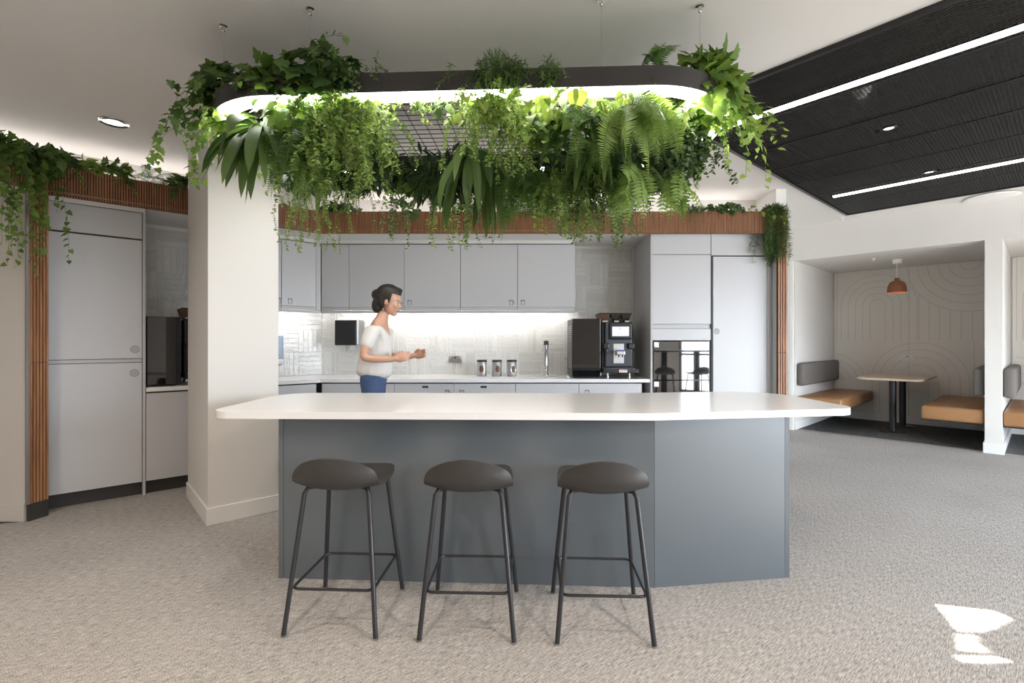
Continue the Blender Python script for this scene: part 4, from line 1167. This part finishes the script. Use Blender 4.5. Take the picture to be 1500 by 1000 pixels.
def ivy_t():
    half = [(0, 0), (-.12, .30), (.02, .52), (.24, .36), (.46, .48), (.56, .26), (.78, .16), (1, 0)]
    V = [(0.3, 0, .06)]; out = [(x, y) for x, y in half]+[(x, -y) for x, y in half[-2:0:-1]]
    for x, y in out: V.append((x, y, -.10*x*x-.16*abs(y)**1.5))
    n = len(out); Fc = [(0, 1+i, 1+(i+1) % n) for i in range(n)]
    return np.array(V, float), Fc
T_IVY = ivy_t()

class Leaves:
    def __init__(s): s.V, s.F, s.T, s.n = [], [], [], 0
    def put(s, tm, P, X, N, S, tint):
        V, Fc = tm
        P = np.asarray(P, float); X = np.asarray(X, float); N = np.asarray(N, float); S = np.asarray(S, float).reshape(-1, 1)
        if len(P) == 0: return
        X = X/np.linalg.norm(X, axis=1, keepdims=True)
        Y = np.cross(N, X); Y /= (np.linalg.norm(Y, axis=1, keepdims=True)+1e-9); Z = np.cross(X, Y)
        W = P[:, None]+S[:, None]*(V[None, :, 0:1]*X[:, None]+V[None, :, 1:2]*Y[:, None]+V[None, :, 2:3]*Z[:, None])
        k = len(V)
        for f_ in Fc:
            s.F.append(np.asarray(f_)[None]+(np.arange(len(P))*k)[:, None]+s.n)
        s.V.append(W.reshape(-1, 3)); s.T.append(np.repeat(np.asarray(tint, float), k)); s.n += len(P)*k
    def strip(s, pts, hw, nrm, tint):
        pts = np.asarray(pts); L = len(pts); d = np.gradient(pts, axis=0); d /= np.linalg.norm(d, axis=1, keepdims=True)+1e-9
        side = np.cross(nrm, d); side /= np.linalg.norm(side, axis=1, keepdims=True)+1e-9; up = np.cross(d, side)
        hw = np.asarray(hw)[:, None]
        V = np.stack([pts-up*hw*.28, pts+side*hw, pts-side*hw], 1).reshape(-1, 3)
        i = np.arange(L-1)*3+s.n
        s.F.append(np.stack([i, i+3, i+4, i+1], 1)); s.F.append(np.stack([i+2, i+5, i+3, i], 1))
        s.V.append(V); s.T.append(np.full(len(V), tint)); s.n += len(V)
    def build(s, name, mat, parent):
        V = np.concatenate(s.V); me = bpy.data.meshes.new(name)
        me.vertices.add(len(V)); me.vertices.foreach_set('co', V.astype(np.float32).ravel())
        lens = np.concatenate([np.full(len(f_), f_.shape[1]) for f_ in s.F]); idx = np.concatenate([f_.ravel() for f_ in s.F])
        me.loops.add(len(idx)); me.loops.foreach_set('vertex_index', idx.astype(np.int32))
        me.polygons.add(len(lens)); st_ = np.concatenate([[0], np.cumsum(lens)[:-1]])
        me.polygons.foreach_set('loop_start', st_.astype(np.int32))
        at_ = me.attributes.new('tint', 'FLOAT', 'POINT'); at_.data.foreach_set('value', np.concatenate(s.T).astype(np.float32))
        me.polygons.foreach_set('use_smooth', [True]*len(lens))
        me.update(); me.validate()
        me.materials.append(mat)
        o = bpy.data.objects.new(name, me); COL.objects.link(o); o.parent = parent
        return o
def curve(p, d, L, n, grav, wob, bias=None):
    pts = [np.array(p, float)]; d = np.array(d, float); d /= np.linalg.norm(d)
    st_ = L/n
    for i in range(n):
        d = d+np.array([0, 0, -grav*st_])+rng.normal(0, wob, 3)*st_
        if bias is not None: d = d+np.array(bias)*st_
        d /= np.linalg.norm(d); pts.append(pts[-1]+d*st_)
    return np.array(pts)
def rdir(up=(0, .6), face=None, spread=PI):
    a_ = rng.uniform(-PI, PI) if face is None else face+rng.uniform(-spread, spread)
    z = rng.uniform(*up); return np.array([math.cos(a_), math.sin(a_), z])
class Plant:
    def __init__(s, name, label, p, mat, group, cat='plant', stem='stemg'):
        s.root = thing(name, label, cat, p, 0, group); s.lv = Leaves(); s.st = bmesh.new(); s.mat = mat; s.stm = stem
    def done(s):
        s.lv.build('foliage', M[s.mat], s.root)
        if len(s.st.verts): obj('stem', s.st, M[s.stm], s.root)
        else: s.st.free()
    def stem(s, pts, r=.0012): tube(s.st, pts[::2] if len(pts) > 7 else pts, r, 3, cap=False)
    # trailing vine with leaves
    def vines(s, n, L, tm, size, gap, up=(0, .6), grav=9, wob=3, rad=.06, face=None, spread=PI, long=.3, stemr=.0012, p0=(0, 0, 0), hang=.55):
        for _ in range(n):
            Ls = L*rng.uniform(long, 1)
            o = np.array(p0)+np.array([rng.normal(0, rad), rng.normal(0, rad*.7), rng.normal(0, rad*.3)])
            k = max(3, int(Ls/gap)); c = curve(o, rdir(up, face, spread), Ls, k, grav, wob)
            s.stem(c, stemr)
            d = np.gradient(c, axis=0); d /= np.linalg.norm(d, axis=1, keepdims=True)
            m = len(c)
            rv = rng.normal(0, 1, (m, 3)); sd = np.cross(d, rv); sd /= np.linalg.norm(sd, axis=1, keepdims=True)
            X = sd*.8+d*.45+np.array([0, 0, -hang])+rng.normal(0, .2, (m, 3))
            N = sd*.4+np.array([0, -.8, .5])+rng.normal(0, .35, (m, 3))
            S = size*rng.uniform(.55, 1.15, m)*np.linspace(1.1, .6, m)
            s.lv.put(tm, c+sd*size*.15, X, N, S, np.clip(rng.normal(.45, .28, m)+np.linspace(-.1, .25, m), 0, 1))
    # ball of leaves on short stalks
    def mound(s, n, rx, ry, rz_, tm, size, lo=-.4):
        v = rng.normal(0, 1, (n, 3)); v /= np.linalg.norm(v, axis=1, keepdims=True)
        v[:, 2] = np.where(v[:, 2] < lo, -v[:, 2], v[:, 2])
        P = v*np.array([rx, ry, rz_])*rng.uniform(.45, 1, (n, 1))
        X = v*.8+np.array([0, 0, -.55])+rng.normal(0, .45, (n, 3)); N = v*.55+np.array([0, -.75, .45])+rng.normal(0, .3, (n, 3))
        s.lv.put(tm, P, X, N, size*rng.uniform(.6, 1.2, n), np.clip(rng.normal(.4, .25, n), 0, 1))
        for q in P[::6]: tube(s.st, [(0, 0, -.02), tuple(q*.5), tuple(q)], .0011, 3, cap=False)
    def fern(s, n, L, wd, up=(.1, .7), grav=5.5, face=None, spread=PI, gap=.011, pin=T_PIN, rad=.02):
        for _ in range(n):
            Ls = L*rng.uniform(.65, 1.05); k = max(8, int(Ls/gap))
            c = curve(rng.normal(0, rad, 3), rdir(up, face, spread), Ls, k, grav*rng.uniform(.7, 1.3), .8)
            s.stem(c, .0013)
            d = np.gradient(c, axis=0); d /= np.linalg.norm(d, axis=1, keepdims=True)
            h = np.cross(d, np.array([0, 0, 1.])+.25*rng.normal(0, 1, 3)); h /= np.linalg.norm(h, axis=1, keepdims=True)+1e-9
            nn = np.cross(h, d)
            t_ = np.linspace(0, 1, len(c)); pr = np.clip(np.sin(np.clip(t_*1.05, 0, 1)**.75*PI)*1.05+.12, .05, 1)
            pr[t_ < .06] = 0.02
            tn = np.clip(rng.normal(.4, .2)+.3*t_, 0, 1)
            for sg in (-1, 1):
                X = h*sg+d*.35-nn*.12+rng.normal(0, .06, (len(c), 3))
                s.lv.put(pin, c, X, nn+rng.normal(0, .12, (len(c), 3)), wd*pr*rng.uniform(.9, 1.1, len(c)), tn+rng.normal(0, .06, len(c)))
    def straps(s, n, L, hw, up=(-.6, .3), grav=7, face=None, spread=PI):
        for _ in range(n):
            Ls = L*rng.uniform(.6, 1.05)
            d0 = rdir(up, face, spread); c = curve(rng.normal(0, .015, 3), d0, Ls, 14, grav*rng.uniform(.7, 1.2), .9)
            t_ = np.linspace(0, 1, 15); pr = np.interp(t_, [0, .08, .3, .6, .85, 1], [.25, .45, .85, 1, .6, .02])
            nr = np.array([d0[0]*.8, d0[1]*.5-.6, .45])+rng.normal(0, .5, 3)
            s.lv.strip(c, hw*pr*rng.uniform(.8, 1.15), nr[None], np.clip(rng.normal(.5, .3), 0, 1))
    # dense curtain of thin strands with tiny leaves
    def fine(s, n, L, size, gap=.012, rad=.05, tm=T_SM, long=.45, up=(-.2, .4), grav=16, ry=None):
        P, X, N, S, T = [], [], [], [], []
        for _ in range(n):
            Ls = L*rng.uniform(long, 1); k = max(6, int(Ls/gap))
            o = np.array([rng.normal(0, rad), rng.normal(0, ry or rad*.6), rng.uniform(-.01, .02)])
            c = curve(o, rdir(up), Ls, k, grav*.75, 9)
            s.stem(c, .0008)
            m = len(c); d = np.gradient(c, axis=0); sd = np.cross(d, rng.normal(0, 1, (m, 3))); sd /= np.linalg.norm(sd, axis=1, keepdims=True)+1e-9
            for sg in (1, -1):
                P.append(c); X.append(sd*sg+np.array([0, 0, -.35])+rng.normal(0, .35, (m, 3))); N.append(rng.normal(0, .6, (m, 3))+np.array([0, -.4, .6])); S.append(size*rng.uniform(.6, 1.3, m)); T.append(np.clip(rng.normal(.45, .22)+rng.normal(0, .18, m), 0, 1))
        s.lv.put(tm, np.concatenate(P), np.concatenate(X), np.concatenate(N), np.concatenate(S), np.concatenate(T))

GR = 'plants on the hanging ring'
GB = 'plants on the timber band'
def P_(px, py, Y): return at(px, py, Y)
CAMD = -PI/2                                # direction towards the camera
# --- on top of the ring
p = Plant('ivy', 'dark ivy mound spilling off the left end of the ring light', P_(345, 128, 2.68), 'ivyd', GR)
p.mound(190, .24, .17, .12, T_IVY, .068, lo=-1); p.vines(16, .34, T_IVY, .056, .032, up=(-.1, .5), face=PI, spread=1.6, grav=6, rad=.12); p.done()
p = Plant('ivy', 'trailing ivy hanging past the left tip of the ring light', P_(318, 160, 2.70), 'ivy', GR)
p.mound(46, .10, .10, .09, T_IVY, .07, lo=-2); p.vines(11, .52, T_IVY, .062, .036, up=(-.5, .1), face=PI, spread=.8, grav=7, rad=.06); p.done()
p = Plant('ivy', 'dense ivy mound on the ring above the strap-leaved plant', P_(468, 112, 2.42), 'ivyd', GR)
p.mound(210, .23, .13, .13, T_IVY, .078, lo=-.9); p.vines(12, .26, T_IVY, .055, .03, up=(.2, 1.0), grav=5, rad=.10); p.done()
p = Plant('box_leaf_bush', 'small-leaved green bush beside the dense ivy on the ring', P_(497, 118, 2.40), 'fined', GR)
p.mound(460, .13, .10, .11, T_SM, .034, lo=-1); p.fine(26, .17, .024, rad=.07); p.done()
p = Plant('twig_sprig', 'thin upright sprig on the ring next to the bare black frame', P_(556, 106, 2.38), 'fined', GR)
p.vines(5, .15, T_SM, .022, .018, up=(.5, 1.6), grav=4, rad=.03); p.vines(4, .12, T_SM, .02, .015, up=(0, .1), face=0, spread=.5, grav=2, rad=.02); p.done()
p = Plant('asparagus_fern', 'feathery green mound draped over the middle of the ring frame', P_(733, 108, 2.34), 'fined', GR)
p.mound(1500, .13, .08, .09, T_PIN, .040, lo=-1); p.fine(44, .22, .026, rad=.09, tm=T_PIN); p.done()
p = Plant('asparagus_fern', 'small feathery tuft on the ring frame right of the larger feathery mound', P_(803, 110, 2.33), 'fined', GR)
p.mound(420, .055, .05, .085, T_PIN, .036, lo=-1); p.fine(16, .16, .024, rad=.04, tm=T_PIN); p.done()
p = Plant('fern', 'single small fern standing up from the ring frame', P_(955, 100, 2.33), 'fern', GR)
p.fern(9, .15, .036, up=(.9, 2.4), grav=11, gap=.0095, pin=tmpl([(0, .10), (.4, .13), (1, 0)], .2, .15)); p.vines(2, .20, T_SM, .012, .05, up=(-2, -1), grav=9, rad=.008); p.done()
p = Plant('ivy', 'bright green ivy mound crowning the right end of the ring light', P_(1033, 122, 2.48), 'ivyb', GR)
p.mound(210, .18, .14, .17, T_IVY, .082, lo=-.9); p.vines(8, .26, T_IVY, .06, .032, up=(-.1, .3), face=0, spread=.5, grav=6, rad=.07); p.done()
p = Plant('ivy', 'long ivy tendrils hanging from the right tip of the ring towards the black ceiling', P_(1066, 150, 2.62), 'ivyb', GR)
p.mound(40, .08, .08, .10, T_IVY, .07, lo=-2); p.vines(12, .52, T_IVY, .060, .038, up=(-.5, .1), face=-.3, spread=.9, grav=7, rad=.055); p.done()
p = Plant('ivy', 'ivy spilling over the ring frame between the two dark mounds', P_(402, 120, 2.45), 'ivy', GR)
p.mound(130, .17, .10, .10, T_IVY, .070, lo=-1); p.vines(9, .26, T_IVY, .056, .032, up=(-.2, .4), face=CAMD, spread=1.2, grav=8, rad=.09); p.done()
# --- under the near side, left to right
p = Plant('ivy', 'lit yellow-green ivy just under the left curve of the ring light', P_(345, 178, 2.60), 'ivyb', GR)
p.mound(80, .10, .09, .08, T_IVY, .072, lo=-2); p.vines(9, .34, T_IVY, .05, .032, up=(-.5, .1), face=-2.4, spread=1, grav=9, rad=.05); p.done()
p = Plant('strap_fern', 'broad strap-leaved plant with drooping blades in front of the white column', P_(383, 188, 2.55), 'strap', GR)
p.straps(26, .44, .030, up=(-.9, .3), face=-2.2, spread=1.7, grav=5.6); p.done()
p = Plant('ivy', 'pale ivy hanging under the ring above the left fern', P_(428, 160, 2.46), 'ivyb', GR)
p.mound(90, .15, .08, .07, T_IVY, .078, lo=-2); p.vines(9, .24, T_IVY, .06, .03, up=(-.6, 0), grav=9, rad=.09); p.done()
p = Plant('boston_fern', 'green fern between the strap-leaved plant and the fine-leaved curtain', P_(445, 185, 2.60), 'fern', GR)
p.fern(17, .46, .075, up=(-.8, .2), grav=7, face=CAMD, spread=1.9); p.done()
p = Plant('strap_fern', 'dark strap-leaved plant behind the left fern', P_(468, 215, 2.85), 'strap', GR)
p.straps(12, .42, .030, up=(-1.2, -.1), grav=7); p.done()
p = Plant('fine_trailer', 'dense curtain of tiny bright leaves hanging left of the wire grid', P_(514, 152, 2.44), 'fine', GR)
p.fine(74, .52, .025, gap=.0135, rad=.066, long=.3); p.done()
p = Plant('fine_trailer', 'thin tail of tiny leaves hanging lowest, beside the white column', P_(456, 240, 2.62), 'fine', GR)
p.fine(24, .56, .017, gap=.012, rad=.025, long=.6); p.done()
p = Plant('olive_branch', 'pale olive branch hanging beside the curtain of tiny leaves', P_(540, 152, 2.40), 'olive', GR, stem='stem')
p.vines(8, .36, T_LAN, .075, .034, up=(-1.2, -.3), grav=6, rad=.03, stemr=.0022); p.done()
p = Plant('fine_trailer', 'loose fine-leaved trailer under the left edge of the wire grid', P_(548, 175, 2.55), 'fine', GR)
p.fine(22, .36, .018, rad=.08); p.done()
p = Plant('pothos_sprig', 'small bright sprig dangling across the open wire grid', P_(606, 150, 2.40), 'pothos', GR)
p.vines(6, .17, T_OV, .034, .022, up=(-.9, -.1), grav=6, rad=.03); p.fine(6, .15, .012, rad=.05); p.done()
p = Plant('fine_trailer', 'wispy strands hanging in front of the wire grid', P_(642, 152, 2.42), 'fined', GR)
p.fine(8, .16, .013, rad=.025); p.vines(3, .05, T_OV, .06, .02, up=(-1.5, -.6), rad=.05); p.done()
p = Plant('pothos', 'bright rounded pothos under the middle of the ring light', P_(702, 156, 2.40), 'pothos', GR)
p.vines(14, .17, T_HEART, .062, .034, up=(-.7, .1), grav=8, rad=.06); p.done()
p = Plant('fine_trailer', 'long fine trailer hanging below the feathery mound', P_(722, 148, 2.38), 'fine', GR)
p.fine(74, .44, .019, rad=.075, long=.35); p.done()
p = Plant('pothos', 'big cluster of variegated pothos leaves under the ring right of its middle', P_(812, 150, 2.40), 'pothos', GR)
p.vines(24, .20, T_HEART, .072, .036, up=(-.6, .2), grav=8, rad=.11); p.done()
p = Plant('ivy', 'grey-green ivy hanging below the variegated pothos', P_(795, 185, 2.52), 'ivy', GR)
p.mound(80, .14, .10, .08, T_IVY, .065, lo=-2); p.vines(12, .28, T_IVY, .05, .03, up=(-.8, 0), grav=9, rad=.09); p.done()
p = Plant('pothos', 'pothos tendrils near the right fern, just under the light', P_(868, 146, 2.37), 'pothos', GR)
p.vines(12, .20, T_HEART, .060, .034, up=(-.6, .1), grav=7, rad=.07); p.done()
p = Plant('boston_fern', 'arching fern right of the variegated pothos', P_(856, 165, 2.45), 'fern', GR)
p.fern(16, .40, .07, up=(-.7, .3), grav=7, face=CAMD, spread=1.8); p.done()
p = Plant('boston_fern', 'large bright fern hanging under the right half of the ring', P_(928, 152, 2.40), 'fernb', GR)
p.fern(22, .46, .078, up=(-.6, .3), grav=7, face=CAMD, spread=1.9); p.done()
p = Plant('strap_fern', 'strap-leaved plant hanging between the two right ferns', P_(892, 200, 2.55), 'strap', GR)
p.straps(15, .46, .025, up=(-1.2, .3), grav=7); p.done()
p = Plant('pothos', 'pale pothos leaves hanging under the right curve of the ring', P_(978, 160, 2.42), 'pothos', GR)
p.vines(13, .18, T_HEART, .070, .036, up=(-.9, -.1), grav=8, rad=.055); p.done()
p = Plant('box_leaf_bush', 'dark glossy bush under the right curve of the ring', P_(992, 215, 2.58), 'bush', GR)
p.mound(760, .17, .12, .17, T_SM, .036, lo=-2); p.fine(40, .32, .026, rad=.10); p.done()
p = Plant('ivy', 'lit ivy tumbling down inside the right tip of the ring', P_(1036, 175, 2.55), 'ivyb', GR)
p.mound(60, .09, .08, .07, T_IVY, .066); p.vines(13, .38, T_IVY, .05, .032, up=(-.7, 0), grav=8, rad=.07); p.done()
p = Plant('leather_fern', 'broad-toothed pale fern fronds hanging lowest at the right', P_(930, 245, 2.55), 'fernb', GR)
p.fern(13, .34, .058, up=(-1.4, -.3), grav=7, gap=.019, pin=T_LAN and tmpl([(0, .10), (.4, .17), (1, 0)], .2, .15)); p.done()
p = Plant('leather_fern', 'pale fern fronds in front of the timber band near the ring tip', P_(985, 255, 2.60), 'fernb', GR)
p.fern(11, .30, .055, up=(-1.2, -.2), grav=7, gap=.019, pin=tmpl([(0, .10), (.4, .17), (1, 0)], .2, .15)); p.done()
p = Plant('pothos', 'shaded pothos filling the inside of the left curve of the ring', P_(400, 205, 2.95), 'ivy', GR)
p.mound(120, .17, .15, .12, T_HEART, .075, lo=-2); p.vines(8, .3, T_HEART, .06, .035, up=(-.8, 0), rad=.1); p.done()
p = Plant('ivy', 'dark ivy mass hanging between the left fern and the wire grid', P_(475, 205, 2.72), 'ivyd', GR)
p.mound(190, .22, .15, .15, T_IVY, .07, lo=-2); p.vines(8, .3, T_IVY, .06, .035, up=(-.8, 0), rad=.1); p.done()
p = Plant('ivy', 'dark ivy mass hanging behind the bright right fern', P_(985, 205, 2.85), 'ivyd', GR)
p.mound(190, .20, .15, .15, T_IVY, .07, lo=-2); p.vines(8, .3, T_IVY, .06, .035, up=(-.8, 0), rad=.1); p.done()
# --- hanging from the middle of the grid
p = Plant('strap_fern', 'long strap-leaved plant hanging in the middle of the ring', P_(688, 222, 2.86), 'strap', GR)
p.straps(24, .52, .027, up=(-.9, .3), face=CAMD, spread=2.4, grav=6); p.done()
p = Plant('strap_fern', 'upright-hanging strap blades right of the central strap plant', P_(732, 235, 2.95), 'strap', GR)
p.straps(13, .50, .025, up=(-1.6, .2), grav=7); p.done()
p = Plant('boston_fern', 'dark fern hanging right of the central strap plants', P_(775, 250, 2.92), 'fern', GR)
p.fern(20, .44, .075, up=(-1, .1), grav=7); p.done()
p = Plant('dark_bush', 'added dark filler bush behind the central strap plants', P_(655, 255, 3.10), 'bush', GR)  # filler bushes added to darken the inside of the foliage
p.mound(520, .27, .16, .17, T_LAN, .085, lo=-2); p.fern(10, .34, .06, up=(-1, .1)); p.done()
p = Plant('dark_bush', 'added dark filler bush hanging behind the variegated pothos', P_(820, 235, 3.05), 'bush', GR)
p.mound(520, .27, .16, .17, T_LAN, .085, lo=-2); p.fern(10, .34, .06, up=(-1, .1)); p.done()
p = Plant('dark_bush', 'added dark filler bush in the middle of the right ferns', P_(915, 240, 2.95), 'bush', GR)
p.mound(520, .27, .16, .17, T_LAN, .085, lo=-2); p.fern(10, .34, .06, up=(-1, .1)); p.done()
p = Plant('dark_bush', 'added dark filler bush behind the curtain of tiny leaves', P_(520, 235, 2.95), 'bush', GR)
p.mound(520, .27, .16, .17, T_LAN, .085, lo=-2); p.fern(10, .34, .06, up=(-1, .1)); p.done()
p = Plant('fine_trailer', 'mid-green curtain of small leaves between fern and dark bush at the right', P_(872, 260, 2.75), 'fined', GR)
p.fine(60, .44, .018, rad=.10); p.done()
p = Plant('fine_trailer', 'bright small-leaved trailers hanging right of the central fern', P_(838, 255, 2.70), 'fine', GR)
p.fine(40, .44, .019, rad=.07); p.done()
p = Plant('ivy', 'light green ivy runner hanging lowest below the pothos', P_(815, 260, 2.75), 'ivyb', GR)
p.vines(9, .36, T_IVY, .045, .03, up=(-1.2, -.3), grav=10, rad=.05); p.done()
# --- along the far side
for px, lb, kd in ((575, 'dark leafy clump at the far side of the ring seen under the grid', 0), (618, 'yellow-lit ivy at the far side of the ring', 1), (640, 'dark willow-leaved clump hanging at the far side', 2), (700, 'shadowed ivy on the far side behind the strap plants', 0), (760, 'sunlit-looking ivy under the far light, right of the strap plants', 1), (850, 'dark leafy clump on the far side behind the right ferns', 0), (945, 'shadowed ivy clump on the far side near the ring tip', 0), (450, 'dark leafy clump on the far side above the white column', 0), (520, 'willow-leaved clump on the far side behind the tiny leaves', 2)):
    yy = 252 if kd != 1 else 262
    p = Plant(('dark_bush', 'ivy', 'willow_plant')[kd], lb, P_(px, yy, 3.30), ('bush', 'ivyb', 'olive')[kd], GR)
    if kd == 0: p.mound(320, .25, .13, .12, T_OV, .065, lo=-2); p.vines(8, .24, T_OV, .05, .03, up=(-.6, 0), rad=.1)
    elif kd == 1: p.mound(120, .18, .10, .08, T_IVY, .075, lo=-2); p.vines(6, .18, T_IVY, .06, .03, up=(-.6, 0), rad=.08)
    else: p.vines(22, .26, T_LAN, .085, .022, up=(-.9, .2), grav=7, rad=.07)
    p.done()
for px, L_, lb in ((575, .30, 'string of dark round leaves trailing in front of the timber band'), (652, .36, 'fine bright strands trailing below the far willow clump'), (706, .30, 'dark beaded strand hanging beneath the central strap plant'), (832, .30, 'grey-green strands hanging before the last wall cabinet'), (903, .30, 'beaded green strands hanging above the bare tiles')):
    p = Plant('trailing_strand', lb, P_(px, 292, 3.35), 'fined' if px != 652 else 'fine', GR)
    p.fine(14, L_+.05, .024, gap=.020, rad=.05, tm=T_SM, long=.5, grav=30); p.done()

# --- on the timber band
zb = ZB1-.01
def Bp(s, t=.05): v = lrun(s, t); return Vector((v.x, v.y, zb))
p = Plant('ivy', 'long ivy cascading down the slatted post at the left edge', Vector((-3.44, 3.52, zb)), 'ivy', GB)
p.mound(150, .20, .16, .10, T_IVY, .068, lo=-.8); p.vines(15, .92, T_IVY, .058, .040, up=(-.3, .2), face=-.6, spread=1.1, grav=13, rad=.07, long=.3)
p.done()
p = Plant('ivy', 'ivy trail hanging on the plain wall left of the slatted post', Vector((-3.40, 3.25, zb)), 'ivy', GB)
p.mound(110, .14, .14, .10, T_IVY, .066, lo=-.8); p.vines(11, .78, T_IVY, .054, .04, up=(-.1, .3), face=-.3, spread=1.1, grav=11, rad=.05, long=.45); p.done()
for i, (s_, lb, kd, n_) in enumerate(((-2.10, 'big dark ivy mound where the band turns at the slatted post', 'ivyd', 150), (-1.95, 'ivy lying along the band above the fridge housing', 'ivyd', 90), (-1.66, 'ivy overhanging the band edge above the fridge top panel', 'ivy', 70), (-1.16, 'dark ivy on the band above the side of the fridge housing', 'ivyd', 80), (-.98, 'broad ivy on the band over the left milk cooler', 'ivy', 80), (-.80, 'dark ivy on the band next to the white column', 'ivyd', 90), (-.66, 'ivy on the band tucked behind the white column edge', 'ivy', 70))):
    p = Plant('ivy', lb, Bp(s_, -.03)+Vector((0, 0, .035)), kd, GB)
    p.mound(n_, .16 if i else .26, .11, .11, T_IVY, .064, lo=-.5)
    p.vines(6, .30, T_IVY, .052, .034, up=(-.1, .3), face=-.9, spread=.9, grav=9, rad=.1); p.done()
p = Plant('pothos', 'round-leaved pothos on the band above the fridge housing', Bp(-1.80, -.04)+Vector((0, 0, .04)), 'pothos', GB); p.mound(26, .08, .06, .07, T_HEART, .075); p.done()
p = Plant('fern', 'little fern sprig on the band between two ivies', Bp(-1.42, -.05)+Vector((0, 0, .03)), 'fern', GB); p.fern(12, .20, .04, up=(.5, 1.6), grav=9); p.done()
p = Plant('fern', 'dark low fern on the band right of the fern sprig', Bp(-1.27, -.05)+Vector((0, 0, .03)), 'fern', GB); p.fern(22, .22, .045, up=(.1, 1.0), grav=8); p.done()
for px, lb, kd in ((425, 'spiky grass-like plant on the band right of the white column', 0), (500, 'dark ivy on the band above the corner cabinet', 1), (600, 'rubber-leaved plant on the band seen under the ring', 2), (690, 'dark ivy on the band behind the strap plant', 1), (780, 'small fern on the band behind the hanging ferns', 3), (860, 'dark ivy on the band above the bare tiles', 1), (1012, 'dark trailing fern drooping over the band above the oven housing', 4), (1062, 'low ivy along the band over the pale fridge housing', 5), (1100, 'pothos runner along the band near its right end', 6), (1134, 'dark feathery plant draped down the right slatted post', 7)):
    Yb = 4.945; p = Plant(('grass_plant', 'ivy', 'rubber_plant', 'fern', 'asparagus_fern', 'ivy', 'pothos', 'asparagus_fern')[kd], lb, Vector((fx(px, Yb), Yb, zb+.025)), ('fined', 'ivyd', 'strap', 'fern', 'fined', 'ivyd', 'ivyb', 'fined')[kd], GB)
    if kd == 0: p.straps(46, .22, .006, up=(.2, 1.6), grav=7)
    if kd in (1, 5): p.mound(90, .22, .10, .075, T_IVY, .06); p.vines(4, .2, T_IVY, .05, .03, up=(-.1, .3), face=CAMD, spread=1, rad=.1)
    if kd == 2: p.mound(22, .13, .08, .08, T_OV, .13)
    if kd == 3: p.fern(14, .26, .05)
    if kd == 4: p.mound(500, .17, .1, .05, T_PIN, .05); p.fine(34, .30, .022, rad=.05, tm=T_PIN)
    if kd == 6: p.vines(10, .24, T_OV, .06, .035, up=(.1, .6), grav=6, rad=.12)
    if kd == 7: p.mound(600, .11, .08, .06, T_PIN, .06); p.fine(150, .58, .042, gap=.012, rad=.045, tm=T_PIN, long=.4, ry=.04, up=(-1.5, .3), grav=26)
    p.done()

# ------------------------------------------------------------------ tall table and stools by the windows (seen only as a reflection in the oven glass)
t = thing('high_table', 'black high table by the windows, mirrored in the oven glass', 'table', (3.62, -.46, 0))
obj('tabletop', rbox(-.62, .62, -.30, .30, 1.06, 1.095, .004), M['tube'], t)
for sx in (-.35, .35): obj('leg', box(sx-.05, sx+.05, -.05, .05, .012, 1.06), M['tube'], t)
obj('base', rbox(-.45, .45, -.22, .22, 0, .012, .003), M['tube'], t)
dup(st, (3.12, .10, 0), R(200), 'black bar stool at the high table, mirrored at the edge of the oven glass', 'stools at the high table')
dup(st, (3.78, .12, 0), R(172), 'black bar stool at the high table, mirrored in the middle of the oven glass', 'stools at the high table')
